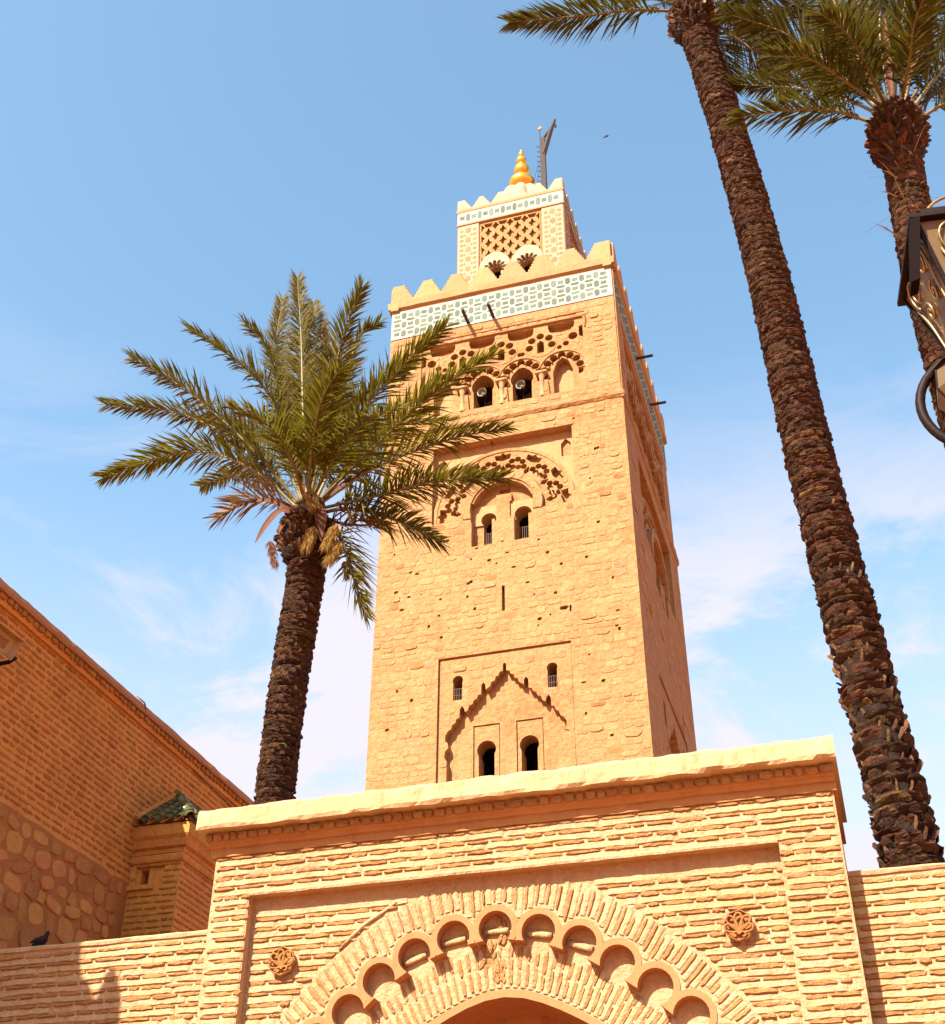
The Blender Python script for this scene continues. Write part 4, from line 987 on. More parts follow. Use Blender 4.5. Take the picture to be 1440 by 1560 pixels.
# ribbed dome and gilded finial
DC = (-9.82, 39.5, 0)
mb = MB(); prof = [(1.45, 45.6), (1.45, 47.2)] + [(1.45*math.cos(a)**.7 if a < 1.55 else .02, 47.2+1.62*math.sin(a)) for a in np.linspace(.1, 1.57, 12)]
mb.lathe(prof, DC, 96, rib=lambda a, z: 1-.16+.16*abs(math.sin(a*6+.5))**.6)
mb.build('ribbed_dome', MAT['pale_plaster'], tower, True)
def ball(r, z0, z1, n=9): return [(max(.03, r*max(0, math.sin(math.pi*(i+.6)/(n+.2)))**.8), z0+(z1-z0)*(i/n)) for i in range(n+1)]
fin = MB(); prof = ball(.64, 48.95, 50.22, 12)[1:-1] + ball(.385, 50.10, 51.05)[1:-1] + ball(.26, 50.95, 51.60)[1:-1] + ball(.14, 51.52, 51.86)[1:-1] + [(.10, 51.86), (.05, 52.0), (.0, 52.15)]
fin.lathe(prof, DC, 32); fin.build('finial', MAT['gold'], tower, True)
# wooden flag gallows
gl = thing('flag_gallows', (-8.75, 39.5, 45.6), 'dark wooden gallows post for the flag beside the golden finial', 'flag post')
mb = MB(); mb.box(-8.86, -8.62, 39.40, 39.62, 45.6, 52.5); mb.build('post', MAT['wood'], gl)
mb = MB(); mb.tube([(-8.72, 39.5, 51.3), (-8.32, 39.5, 52.9), (-8.06, 39.5, 53.72)], [.14, .12, .06], 6); mb.build('arm', MAT['wood'], gl)
mb = MB(); mb.tube([(-8.78, 39.5, 52.35), (-8.25, 39.5, 53.25)], .06, 6); mb.build('brace', MAT['wood'], gl)
for k in range(13):
    mb = MB(); z = 47.6+k*.36; mb.tube([(-8.80, 39.5, z), (-8.98, 39.47, z), (-9.02, 39.47, z+.06)], .022, 5); mb.build('peg', MAT['wood'], gl)
mb = MB(); mb.tube([(-8.83, 39.5, 52.3), (-8.86, 39.5, 53.25)], .014, 5); mb.build('rod', MAT['iron'], gl)
mb = MB(); mb.v = []; mb.lathe([(.05, -.03), (.12, -.03), (.12, .03), (.05, .03), (.05, -.03)], (0, 0, 0), 16); Q = Matrix.Translation((-8.86, 39.5, 53.33)) @ Matrix.Rotation(math.radians(80), 4, 'X'); mb.v = [tuple(Q @ Vector(v)) for v in mb.v]; mb.build('disc', MAT['brass'], gl, True)
mb = MB(); mb.tube([(-8.08, 39.5, 53.6), (-8.06, 39.5, 53.35), (-8.05, 39.5, 53.25), (-8.05, 39.5, 53.1)], [.012, .012, .06, .03], 6); mb.build('pulley', MAT['iron'], gl)
mb = MB(); mb.tube([(-8.82, 39.5, 51.2), (-9.1, 39.4, 50.0), (-9.35, 39.3, 48.4)], .010, 4); mb.tube([(-8.82, 39.5, 50.8), (-9.05, 39.4, 49.4), (-9.15, 39.3, 48.2)], .010, 4); mb.build('rope', MAT['iron'], gl)
# ------------------------------------------------------------------ palms
FRONDS_LEFT = [
 ((-7.99,15.90,14.06),(-8.80,15.60,14.86),(-9.88,15.30,15.26),(-11.35,15.00,14.79), 0),
 ((-8.04,16.00,14.21),(-8.99,16.00,15.56),(-10.66,16.00,16.85),(-12.07,15.60,17.09), 0),
 ((-7.96,15.90,14.15),(-8.96,15.30,15.40),(-10.10,15.00,16.56),(-11.06,14.70,17.24), 0),
 ((-7.96,16.00,14.26),(-8.60,15.60,16.39),(-9.44,15.30,17.42),(-10.18,15.00,18.00), 0),
 ((-7.99,16.10,14.34),(-8.59,16.50,16.45),(-9.39,16.80,18.71),(-9.99,16.60,19.59), 0),
 ((-7.94,16.10,14.33),(-8.26,16.20,16.60),(-8.55,16.40,18.52),(-9.01,16.80,20.76), 0),
 ((-7.84,16.00,14.24),(-7.47,15.60,15.64),(-7.13,15.20,17.07),(-6.68,14.90,17.96), 0),
 ((-7.87,16.10,14.31),(-7.95,16.80,16.69),(-7.81,17.40,19.18),(-7.28,17.20,19.39), 0),
 ((-7.76,16.00,14.18),(-7.07,16.00,15.92),(-6.16,15.80,16.75),(-5.28,15.50,17.18), 0),
 ((-7.74,16.00,14.15),(-6.54,15.50,14.73),(-5.29,15.00,15.23),(-4.16,14.60,15.43), 0),
 ((-7.73,16.00,14.12),(-6.89,16.40,15.02),(-5.72,16.80,15.69),(-4.58,17.00,15.89), 0),
 ((-7.66,15.90,13.98),(-6.19,15.20,13.50),(-5.14,14.70,13.18),(-3.94,14.30,12.71), 0),
 ((-7.67,16.00,13.97),(-6.98,15.80,13.78),(-6.13,15.60,13.26),(-5.25,15.40,12.52), 0),
 ((-7.63,16.00,13.72),(-7.22,15.90,13.38),(-6.90,15.80,12.53),(-6.59,15.80,11.66), 0),
 ((-8.03,16.00,14.04),(-8.31,15.90,14.27),(-8.78,15.70,14.27),(-9.28,15.50,13.86), 1),
 ((-7.96,16.20,14.40),(-8.20,16.90,16.83),(-8.31,17.20,18.43),(-8.44,17.00,19.34), 1),
 ((-7.96,16.10,14.33),(-8.97,17.00,17.42),(-9.72,17.60,19.68),(-9.90,17.90,21.44), 0),
 ((-8.06,16.20,14.38),(-9.15,17.00,16.50),(-10.52,17.80,17.92),(-11.72,18.20,18.68), 0),
 ((-8.08,16.10,14.22),(-9.20,17.00,15.66),(-10.51,17.80,16.67),(-11.39,18.20,16.86), 0),
 ((-7.84,16.10,14.29),(-7.80,17.20,16.97),(-7.65,18.00,18.42),(-6.97,18.40,19.11), 0),
 ((-7.79,16.10,14.23),(-7.61,17.20,15.99),(-7.18,18.00,17.29),(-6.10,18.40,17.52), 0),
 ((-7.77,15.80,14.09),(-7.40,15.00,14.45),(-6.92,14.20,14.81),(-6.35,13.60,14.85), 0),
 ((-7.82,15.80,14.10),(-7.82,15.00,14.55),(-7.94,14.20,14.64),(-8.27,13.70,14.60), 0),
 ((-7.79,15.90,14.16),(-6.98,15.10,14.43),(-6.15,14.30,14.30),(-5.41,13.80,13.99), 0),
 ((-7.99,16.20,14.41),(-8.42,16.90,17.53),(-8.71,17.30,19.69),(-9.14,17.90,21.12), 0),
 ((-7.65,16.00,13.93),(-7.06,15.90,13.54),(-6.81,15.80,13.53),(-6.33,15.80,13.33), 1),
]
FRONDS_MIDDLE = [
 ((-0.43,14.00,22.19),(-1.18,13.70,22.15),(-1.93,13.40,21.90),(-3.41,13.00,21.73), 0),
 ((0.05,14.10,21.85),(0.58,14.30,21.17),(0.86,14.50,20.80),(1.10,14.70,20.02), 0),
 ((-0.04,14.10,22.12),(0.47,15.00,23.00),(1.02,15.60,23.00),(1.51,16.00,22.83), 0),
 ((-0.02,14.20,22.06),(0.11,14.60,21.98),(0.19,14.90,21.67),(0.21,15.10,21.16), 0),
 ((-0.06,14.00,22.29),(0.63,13.60,21.78),(1.29,13.20,20.60),(1.78,12.90,19.15), 0),
 ((-0.34,14.00,22.51),(-0.75,13.80,23.65),(-1.54,13.60,24.37),(-2.40,13.40,23.81), 0),
 ((-0.28,14.00,22.49),(-0.23,14.20,24.70),(-0.35,14.50,26.93),(-0.81,14.80,28.75), 0),
 ((-0.22,14.00,22.46),(0.21,14.20,24.71),(0.84,14.50,26.80),(1.60,14.80,27.94), 0),
 ((-0.14,14.00,22.43),(0.68,14.50,24.29),(1.60,15.00,25.10),(2.50,15.40,24.62), 0),
 ((-0.42,14.10,22.49),(-0.80,15.00,24.20),(-1.22,15.80,25.81),(-1.69,16.20,26.26), 0),
 ((-0.13,14.10,22.37),(0.39,14.80,23.16),(0.92,15.20,22.89),(1.12,15.60,21.94), 0),
]
FRONDS_RIGHT = [
 ((2.07,13.00,16.89),(1.50,12.80,17.16),(0.88,12.60,17.14),(0.15,12.40,16.99), 0),
 ((2.13,13.10,17.24),(1.82,13.30,17.90),(1.22,13.60,18.82),(0.22,13.90,19.72), 0),
 ((2.15,13.00,17.21),(1.64,12.80,18.19),(1.08,12.60,18.94),(0.26,12.30,19.38), 0),
 ((2.19,13.00,17.22),(1.94,13.20,18.61),(1.58,13.50,20.54),(0.81,13.90,22.66), 0),
 ((2.23,13.00,17.22),(2.03,12.60,17.81),(1.83,12.20,18.87),(1.52,12.00,19.92), 0),
 ((2.27,13.00,17.21),(2.29,13.20,18.51),(2.36,13.40,20.05),(2.43,13.60,22.63), 0),
 ((2.37,13.00,17.17),(2.68,12.90,18.49),(2.93,12.80,19.27),(3.38,12.60,20.72), 0),
 ((2.50,13.00,17.12),(2.97,12.90,18.36),(3.39,12.80,19.07),(3.97,12.60,19.70), 0),
 ((2.56,13.00,17.05),(3.12,13.20,18.31),(3.64,13.40,19.23),(4.43,13.60,19.96), 0),
 ((2.58,13.00,17.00),(3.20,13.00,17.76),(3.72,13.00,18.06),(4.30,13.00,17.81), 0),
 ((2.64,13.00,16.77),(3.04,13.00,16.97),(3.58,13.00,16.96),(4.13,13.00,16.31), 0),
 ((2.18,13.10,17.25),(1.88,14.00,19.33),(1.30,14.80,20.99),(0.65,15.40,21.86), 0),
 ((2.23,13.10,17.30),(2.18,14.00,19.91),(1.92,14.80,22.08),(1.34,15.40,23.41), 0),
 ((2.33,13.10,17.31),(2.68,14.00,20.06),(2.91,14.60,22.15),(3.03,15.20,24.06), 0),
 ((2.47,13.10,17.26),(3.07,14.00,19.54),(3.58,14.60,21.26),(4.14,15.20,22.49), 0),
 ((2.25,12.90,17.09),(2.02,12.20,17.20),(1.79,11.60,17.22),(1.46,11.10,17.10), 0),
 ((2.44,12.90,17.02),(2.56,12.20,16.98),(2.65,11.60,17.01),(2.80,11.10,16.96), 0),
 ((2.21,12.90,17.10),(1.71,12.20,16.95),(1.26,11.70,16.98),(0.73,11.30,16.73), 0),
 ((2.32,13.00,17.19),(2.50,13.00,19.07),(2.81,13.00,20.16),(2.92,13.00,21.22), 0),
 ((2.65,13.10,17.04),(3.19,14.00,18.48),(3.60,14.60,19.27),(4.16,15.20,19.48), 0),
]

LEAF = ['leaf']
def bez(P, n):
    P = [Vector(p) for p in P]; Q = [P[0]*2-P[1]] + P + [P[-1]*2-P[-2]]; out = []
    for i in range(len(P)-1):
        p0, p1, p2, p3 = Q[i:i+4]
        for k in range(n):
            t = k/n; out.append(.5*((2*p1)+(-p0+p2)*t+(2*p0-5*p1+4*p2-p3)*t*t+(-p0+3*p1-3*p2+p3)*t*t*t))
    out.append(P[-1]); return out
def resample(C, step):
    o = [C[0]]; acc = 0
    for i in range(1, len(C)):
        a, b = C[i-1], C[i]; d = (b-a).length
        while acc + d >= step:
            t = (step-acc)/d; a = a.lerp(b, t); o.append(a.copy()); d = (b-a).length; acc = 0
        acc += d
    return o
def frond(tree, pts, dry, seed, scale=1.0, bare=.13):
    rnd = random.Random(seed); C = bez(pts, 12); C = resample(C, .019); n = len(C)
    rmax = .030*scale; cen = Vector(tree.location)
    rr_ = MB(); sub = C[::6] + [C[-1]]; m = len(sub)
    rr_.tube(sub, [max(.004, rmax*(1-i/(m-1))**.9 + .003) + (rmax*1.1 if i == 0 else 0) for i in range(m)], 6)
    fr = rr_.build('frond', MAT['leaf_dry' if dry else 'rachis'], tree, True)
    lf = MB(); V = lf.v; Fc = lf.f
    twist = rnd.uniform(-.5, .5)
    for i in range(int(n*bare), n-1):
        t = i/(n-1); T = (C[min(i+2, n-1)]-C[max(i-2, 0)]).normalized()
        N = (Vector((0, 0, 1)) - T*T.z)
        if N.length < .25: N = N + (Vector((0, -1, 0)) - T*(-T.y))*.6
        N.normalize(); N = (Matrix.Rotation(twist*t, 3, T) @ N); Sd = T.cross(N)
        prof = min(1, max(.02, (t-bare+.02)*7))**.7 * (1 - .55*max(0, t-.55)/.45) 
        for s in (-1, 1):
            if rnd.random() < (.30 if dry else .05): continue
            ln = (.66*scale)*prof*rnd.uniform(.82, 1.12)
            if t < bare+.06: ln *= .35
            ang = math.radians(rnd.gauss(54, 8))*(1-.55*t) + .10
            lift = (rnd.gauss(.85, .25) if rnd.random() < .5 else rnd.gauss(-.05, .25)) * (1-.3*t); 
            if rnd.random() < .10: lift -= .7
            d = (T*math.cos(ang) + (Sd*s*math.cos(lift) + N*math.sin(lift))*math.sin(ang)).normalized()
            tipd = (d + Vector((0, 0, -.16 - .1*rnd.random()))).normalized()
            p = C[i] + Sd*s*.006; w_ = .0165*scale*rnd.uniform(.8, 1.2)
            wv = d.cross(N*math.cos(lift)+Sd*(-s)*math.sin(lift)); wv = (T - d*T.dot(d)); 
            if wv.length < .01: continue
            wv.normalize(); wv = (wv*.8 + N*rnd.uniform(-.5, .5)).normalized()
            mid = p + d*ln*.5; tip = mid + tipd*ln*.5; b = len(V)
            V += [tuple(p-wv*w_*.6), tuple(p+wv*w_*.6), tuple(mid-wv*w_), tuple(mid+wv*w_), tuple(tip)]
            Fc += [(b, b+1, b+3, b+2), (b+2, b+3, b+4)]; lf.m += [0, 0]
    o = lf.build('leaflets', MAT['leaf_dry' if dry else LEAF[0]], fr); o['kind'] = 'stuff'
    return fr
def scale_variant(i):
    rnd = random.Random(900+i); k = 5; vs = []
    tips = [rnd.uniform(.55, 1.0) for _ in range(k)]
    for j in range(k):
        x = -.5+j/(k-1); e = 1-.35*abs(x)*2
        vs += [(x, -.5, .0), (x*1.02, -.1+rnd.uniform(-.06, .06), .45*e+rnd.uniform(-.05, .05)), (x*.92, .3*tips[j], e*(.85+rnd.uniform(-.1, .1))), (x*.8, .58*tips[j]+rnd.uniform(-.05, .05), e*1.0), (x*.8, .30*tips[j], e*.35)]
    fs = [(j*5+q, j*5+q+1, (j+1)*5+q+1, (j+1)*5+q) for j in range(k-1) for q in range(4)]
    return vs, fs
def spike_variant(i):
    rnd = random.Random(950+i); vs = []; 
    for z, w_, d, off in ((-.5, .5, .15, 0), (.0, .42, .5, .3), (.35, .30, .55, .6), (.62, .08, .2, .85)):
        ox = rnd.uniform(-.1, .1); vs += [(-w_+ox, z, off), (ox, z-.02, off+d), (w_+ox, z, off), (ox, z, off-.1)]
    fs = [(q*4+j, q*4+(j+1) % 4, (q+1)*4+(j+1) % 4, (q+1)*4+j) for q in range(3) for j in range(4)]
    return vs, fs
SCALES = [scale_variant(i) for i in range(8)] + [spike_variant(i) for i in range(4)]
def palm(label, path, rad, fronds, rough, seed, visz, group='tall palms around the gateway', knob=None, rowh=.085, per=11, spikes=.0, visc=None):
    """path: points up the trunk; rad: radius at each; rough(z): scale of the leaf bases"""
    random.seed(seed); rnd = random.Random(seed)
    t = thing('palm_tree', (path[0][0], path[0][1], 0), label, 'palm tree', group)
    C = resample(bez(path, 10), .05); zs = [p[2] for p in path]
    rad_at = lambda z: float(np.interp(z, zs, rad))
    core = C[::5] + [C[-1]]; mb = MB(); mb.tube(core, [rad_at(c.z)-.8*min(.06, rough(c.z)) for c in core], 20); mb.build('trunk', MAT['bark_core'], t, True)
    its = []; D = [0.0]; rowf = rowh if callable(rowh) else (lambda z, r=rowh: r)
    for i in range(1, len(C)): D.append(D[-1]+(C[i]-C[i-1]).length)
    s = 0.0; row = 0
    while s < D[-1]-.02:
        i = int(np.searchsorted(D, s)); i = min(max(i, 1), len(C)-1); c = C[i]; T = (C[i]-C[i-1]).normalized(); rowh = rowf(c.z)
        if c.z < visz-.4: s += rowh; row += 1; continue
        R0 = rad_at(c.z); q = rough(c.z); a_ = T.orthogonal().normalized(); b_ = T.cross(a_)
        for k in range(per):
            an = 2*math.pi*(k + .5*(row % 2) + .13*row + rnd.uniform(-.12, .12))/per
            rdir = a_*math.cos(an)+b_*math.sin(an); tg = T.cross(rdir)
            sp = rnd.random() < spikes*min(1, max(0, (q-.045)*30))
            wv = 2*math.pi*R0/per*(rnd.uniform(1.5, 2.3) if not sp else rnd.uniform(.28, .42)); hh = rowh*rnd.uniform(.62, .92)*(1.6 if sp else 1)
            m = Matrix((tg, T, rdir)).transposed().to_4x4(); m.translation = c + rdir*(R0-.85*q) + T*rnd.uniform(-.2, .2)*rowh
            m = m @ Matrix.Rotation(rnd.gauss(0, .06), 4, 'Z') @ Matrix.Diagonal((wv, hh, q*rnd.uniform(.55, 1.35), 1))
            lightm = MAT['bark_light'] if rnd.random() < (.5 if sp else .07) else None
            face = -(rdir.y) + .3*abs(rdir.x)
            its.append((rnd.randrange(8) if not sp else 8+rnd.randrange(4), m, (1 if face > -.1 else -5) - abs(c.z-(visc or visz))*.12, lightm))
        s += rowh; row += 1
    place_many('leaf_base', its, SCALES, 'scale', MAT['bark'], t, 300, 'upper_leaf_bases')
    if knob:
        mb = MB(); k0 = len(mb.v); its2 = []
        (kz0, kz1, kr) = knob; top = Vector(path[-1])
        for j in range(420):
            z = rnd.uniform(0, 1); an = rnd.uniform(0, 6.283); c = Vector(bez(path, 10)[-1]); 
            zz = kz0+(kz1-kz0)*z; R0 = kr*(.72+.34*max(0, math.sin(math.pi*min(1, z*1.05)))**.8)
            cx = float(np.interp(zz, zs, [p[0] for p in path])); cy = float(np.interp(zz, zs, [p[1] for p in path]))
            rdir = Vector((math.cos(an), math.sin(an), 0)); T = Vector((rdir.x*.25, rdir.y*.25, 1)).normalized(); rd = (rdir - T*rdir.dot(T)).normalized(); tg = T.cross(rd)
            m = Matrix((tg, T, rd)).transposed().to_4x4(); m.translation = Vector((cx, cy, zz))+rdir*(R0-.10)
            m = m @ Matrix.Rotation(rnd.gauss(0, .25), 4, 'Z') @ Matrix.Diagonal((rnd.uniform(.08, .17), rnd.uniform(.09, .20), rnd.uniform(.08, .17), 1))
            its2.append((rnd.randrange(12), m, -rdir.y, MAT['bark_light'] if rnd.random() < .15 else (MAT['spathe'] if rnd.random() < .12 else None)))
        place_many('cut_stalk', its2, SCALES, 'scale', MAT['bark'], t, 200, 'crown_fibre')
        mb = MB(); mb.lathe([(kr*.6, kz0-.02), (kr*.82, kz0+.15*(kz1-kz0)), (kr*.9, (kz0+kz1)/2), (kr*.75, kz1), (kr*.3, kz1+.12)], (path[-1][0], path[-1][1], 0), 18); mb.build('crown_base', MAT['bark_core'], t, True)
    for i, (a, b, c, d, dry) in enumerate(fronds): frond(t, (a, b, c, d), dry, seed*100+i)
    return t
p1 = palm('short palm with a full crown and hanging seed tufts, left of the minaret', [(-8.0, 16, 0), (-7.99, 16, 5), (-7.95, 16, 8.9), (-7.90, 16, 10.8), (-7.80, 16, 12.4), (-7.80, 16, 13.2), (-7.86, 16, 13.95)], [.33, .32, .28, .285, .295, .32, .30], FRONDS_LEFT,
     lambda z: .045 if z < 12.6 else .08, 5, 8.9, knob=(13.0, 13.95, .44), rowh=.072, per=11)
LEAF[0] = 'leaf_shaded'
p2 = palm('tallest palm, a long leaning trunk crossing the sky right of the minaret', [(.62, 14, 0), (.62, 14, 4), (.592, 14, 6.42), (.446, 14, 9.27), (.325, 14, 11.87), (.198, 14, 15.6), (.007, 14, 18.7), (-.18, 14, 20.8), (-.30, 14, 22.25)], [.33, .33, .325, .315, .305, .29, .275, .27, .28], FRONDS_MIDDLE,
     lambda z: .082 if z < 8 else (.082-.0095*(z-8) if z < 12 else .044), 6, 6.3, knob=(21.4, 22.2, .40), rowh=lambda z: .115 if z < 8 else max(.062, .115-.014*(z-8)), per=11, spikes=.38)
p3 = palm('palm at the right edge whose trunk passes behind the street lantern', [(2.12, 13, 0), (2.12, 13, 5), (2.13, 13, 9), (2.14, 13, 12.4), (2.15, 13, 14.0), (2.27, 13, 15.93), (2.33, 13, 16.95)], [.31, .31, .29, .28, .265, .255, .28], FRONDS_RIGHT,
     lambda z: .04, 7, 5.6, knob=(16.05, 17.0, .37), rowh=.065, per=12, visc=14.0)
# thin dead leaflets at the neck of the right palm
rnd = random.Random(77); mb = MB()
for k in range(46):
    z = rnd.uniform(14.2, 16.0); an = rnd.uniform(2.2, 5.4) if rnd.random() < .8 else rnd.uniform(0, 6.28); c = Vector((float(np.interp(z, [14, 15.93], [2.13, 2.26])), 13, z)); d = Vector((math.cos(an), math.sin(an)*.8, rnd.uniform(-.4, .5))).normalized()
    l = rnd.uniform(.25, .62); p = c+Vector((math.cos(an), math.sin(an), 0))*.28; wv = d.orthogonal().normalized()*.009; q = p+d*l*.6; e = q+(d+Vector((0, 0, -.35))).normalized()*l*.4
    mb.add([p-wv, p+wv, q-wv, q+wv, e], [(0, 1, 3, 2), (2, 3, 4)])
o = mb.build('dead_leaflets', MAT['leaf_dry'], p3); o['kind'] = 'stuff'
# spathes and blossom tufts
def strap(tree, pts, w0, mat, name='spathe', seed=0):
    C = bez(pts, 8); n = len(C); vs = []; rnd = random.Random(seed)
    for i, c in enumerate(C):
        t = i/(n-1); T = (C[min(i+1, n-1)]-C[max(i-1, 0)]).normalized(); s = T.cross(Vector((0, -1, .3))).normalized(); N = s.cross(T)
        w_ = w0*(max(0, math.sin(math.pi*min(1, .12+t*.86)))**.8)
        for k in range(5):
            a = -1.0+2.0*k/4; vs.append(c + s*w_*math.sin(a*1.2) + N*w_*.5*(1-math.cos(a*1.2)))
    fs = [(i*5+j, i*5+j+1, (i+1)*5+j+1, (i+1)*5+j) for i in range(n-1) for j in range(4)]
    new_obj(name, mesh(name, vs, fs, mat, None, True), tree)
strap(p1, [(-7.95, 15.75, 13.85), (-8.18, 15.65, 13.88), (-8.38, 15.6, 13.62), (-8.56, 15.6, 13.28)], .085, MAT['spathe'])
strap(p1, [(-7.60, 15.6, 13.95), (-7.42, 15.45, 13.75), (-7.30, 15.4, 13.35), (-7.28, 15.4, 12.95)], .115, MAT['spathe'])
strap(p1, [(-7.55, 15.8, 14.0), (-7.1, 15.8, 14.35), (-6.6, 15.85, 14.62), (-6.15, 15.9, 14.85)], .075, MAT['spathe'])
strap(p1, [(-7.80, 15.7, 14.1), (-7.92, 15.65, 14.6), (-8.12, 15.65, 15.15), (-8.36, 15.7, 15.65)], .075, MAT['spathe'])
strap(p1, [(-8.0, 15.7, 13.7), (-8.08, 15.65, 13.62), (-8.14, 15.62, 13.5), (-8.15, 15.62, 13.38)], .06, MAT['spathe'])
strap(p1, [(-7.5, 15.7, 13.75), (-7.2, 15.65, 13.72), (-7.0, 15.65, 13.7), (-6.8, 15.65, 13.66)], .03, MAT['spathe'])
strap(p1, [(-8.0, 15.85, 13.95), (-8.5, 15.7, 14.2), (-8.95, 15.6, 14.1), (-9.3, 15.5, 13.8)], .06, MAT['spathe'])
strap(p3, [(2.32, 12.85, 17.0), (2.40, 12.75, 17.7), (2.48, 12.7, 18.3), (2.55, 12.7, 18.9)], .055, MAT['spathe'])
strap(p3, [(2.42, 12.9, 17.0), (2.62, 12.8, 17.5), (2.85, 12.75, 17.9), (3.0, 12.7, 18.1)], .06, MAT['spathe'])
strap(p2, [(-.02, 13.6, 21.7), (.0, 13.55, 21.9), (.01, 13.55, 22.1), (.0, 13.55, 22.3)], .05, MAT['blossom'])
def tuft(tree, base, tip, w0, mat, seed, n=700):
    rnd = random.Random(seed); base = Vector(base); tip = Vector(tip); ax = tip-base; L_ = ax.length; T = ax.normalized(); a = T.orthogonal().normalized(); b = T.cross(a); mb = MB()
    for k in range(n):
        t = rnd.random(); an = rnd.uniform(0, 6.283); o_ = a*math.cos(an)+b*math.sin(an)
        p = base+T*(t*L_*.8)+o_*w0*.1; sp = rnd.uniform(.25, 1.0)*(1-.35*t); ln = w0*rnd.uniform(.9, 1.6)
        d = (T*rnd.uniform(.5, 1.1)+o_*sp+Vector((0, 0, -.25))).normalized(); wv = d.orthogonal().normalized()*.006; m_ = p+d*ln*.6; q = m_+(d+Vector((0, 0, -.5))).normalized()*ln*.5
        mb.add([p-wv, p+wv, m_-wv, m_+wv, q], [(0, 1, 3, 2), (2, 3, 4)])
    o = mb.build('blossom_tuft', mat, tree); o['kind'] = 'stuff'
tuft(p1, (-7.58, 15.4, 14.02), (-7.42, 15.35, 13.62), .14, MAT['blossom'], 1)
tuft(p1, (-7.42, 15.4, 13.25), (-7.52, 15.35, 12.80), .13, MAT['blossom'], 2)
tuft(p1, (-7.02, 15.4, 13.22), (-7.20, 15.35, 12.75), .13, MAT['blossom'], 3)
tuft(p1, (-6.98, 15.5, 12.95), (-7.16, 15.45, 12.55), .13, MAT['blossom'], 4)
tuft(p1, (-8.34, 15.7, 13.35), (-8.18, 15.7, 12.78), .12, MAT['blossom_old'], 5, 260)
tuft(p1, (-6.98, 15.7, 12.7), (-6.90, 15.7, 12.3), .08, MAT['blossom_old'], 6, 160)

# ------------------------------------------------------------------ street lantern at the right edge
random.seed(81)
ln = thing('street_lantern', (1.35, 4.5, 0), 'bronze wrought iron lamp post with scrolled lanterns, cut by the right edge', 'street lamp')
mb = MB(); mb.tube([(1.35, 4.5, 0), (1.35, 4.5, .3), (1.35, 4.5, .5), (1.35, 4.5, 5.0), (1.35, 4.5, 6.9)], [.13, .12, .06, .05, .045], 14); mb.build('post', MAT['iron'], ln, True)
def lantern(c, hw, top, bot, bw):
    cx, cy = c; F = Matrix.Translation((cx, cy, 0)) @ Matrix.Rotation(.12, 4, 'Z')
    def ring(h, z): return [F @ Vector((x*h, y*h, z)) for x, y in ((-1, -1), (1, -1), (1, 1), (-1, 1))]
    T = ring(hw, top); B = ring(bw, bot)
    for i in range(4):
        mb = MB(); mb.add([T[i]*.99+Vector((cx, cy, (top+bot)/2))*.01, T[(i+1) % 4]*.99+Vector((cx, cy, (top+bot)/2))*.01, B[(i+1) % 4], B[i]], [(0, 1, 2, 3)]); mb.build('pane', MAT['glass'], ln)
        mb = MB(); mb.tube([T[i], B[i]], .013, 4); mb.build('frame_bar', MAT['iron'], ln)
    mb = MB()
    def slab(h0, z0, h1, z1, mat, name):
        m_ = MB(); a = ring(h0, z0); b = ring(h1, z1); m_.add(a+b, [(3, 2, 1, 0), (4, 5, 6, 7)] + [(i, (i+1) % 4, 4+(i+1) % 4, 4+i) for i in range(4)]); m_.build(name, mat, ln)
    slab(hw+.035, top, hw+.035, top+.022, MAT['iron'], 'top_plate'); slab(hw*.93, top+.022, hw*.80, top+.14, MAT['iron'], 'cap'); slab(bw+.01, bot-.02, bw+.01, bot, MAT['iron'], 'bottom_plate')
    m_ = MB(); m_.tube([F @ Vector((hw*.70*math.cos(a), -hw*.5, top+.13+hw*.62*math.sin(a))) for a in np.linspace(0, math.pi, 16)], .008, 6); m_.build('handle', MAT['brass'], ln, True)
    # scrollwork on the four faces
    for i in range(4):
        p0, p1, q0, q1 = T[i], T[(i+1) % 4], B[i], B[(i+1) % 4]; n = (p1-p0).cross(q0-p0).normalized(); cc = Vector((cx, cy, (top+bot)/2)); n = n if n.dot((p0+p1)/2-cc) > 0 else -n
        def at(u, v): return p0.lerp(p1, u).lerp(q0.lerp(q1, u), v) + n*.012
        for s in (0, 1):
            for (u0, v0, R0, turns, ph) in ((.27, .16, .15, 1.6, 2.2), (.33, .42, .09, 1.4, 4.2)):
                pts = [at((u0+R0*(1-k/30*.8)*math.cos(ph+k/30*turns*6.283)) if s == 0 else 1-(u0+R0*(1-k/30*.8)*math.cos(ph+k/30*turns*6.283)), v0+R0*1.0*(1-k/30*.8)*math.sin(ph+k/30*turns*6.283)) for k in range(31)]
                m_ = MB(); m_.tube(pts, .0065, 6); m_.build('scroll', MAT['brass'], ln, True)
            m_ = MB(); u = .10 if s == 0 else .90; m_.tube([at(u+.04*math.sin(k*.5)*(1 if s == 0 else -1), .25+k*.065) for k in range(11)], .007, 6); m_.build('scroll', MAT['brass'], ln, True)
    m_ = MB(); m_.lathe([(.0, bot+.02), (.035, bot+.03), (.05, bot+.12), (.03, bot+.22), (0, bot+.24)], (cx, cy, 0), 12); m_.build('bulb', MAT['glass'], ln, True)
lantern((1.01, 4.83), .265, 6.19, 5.55, .12)
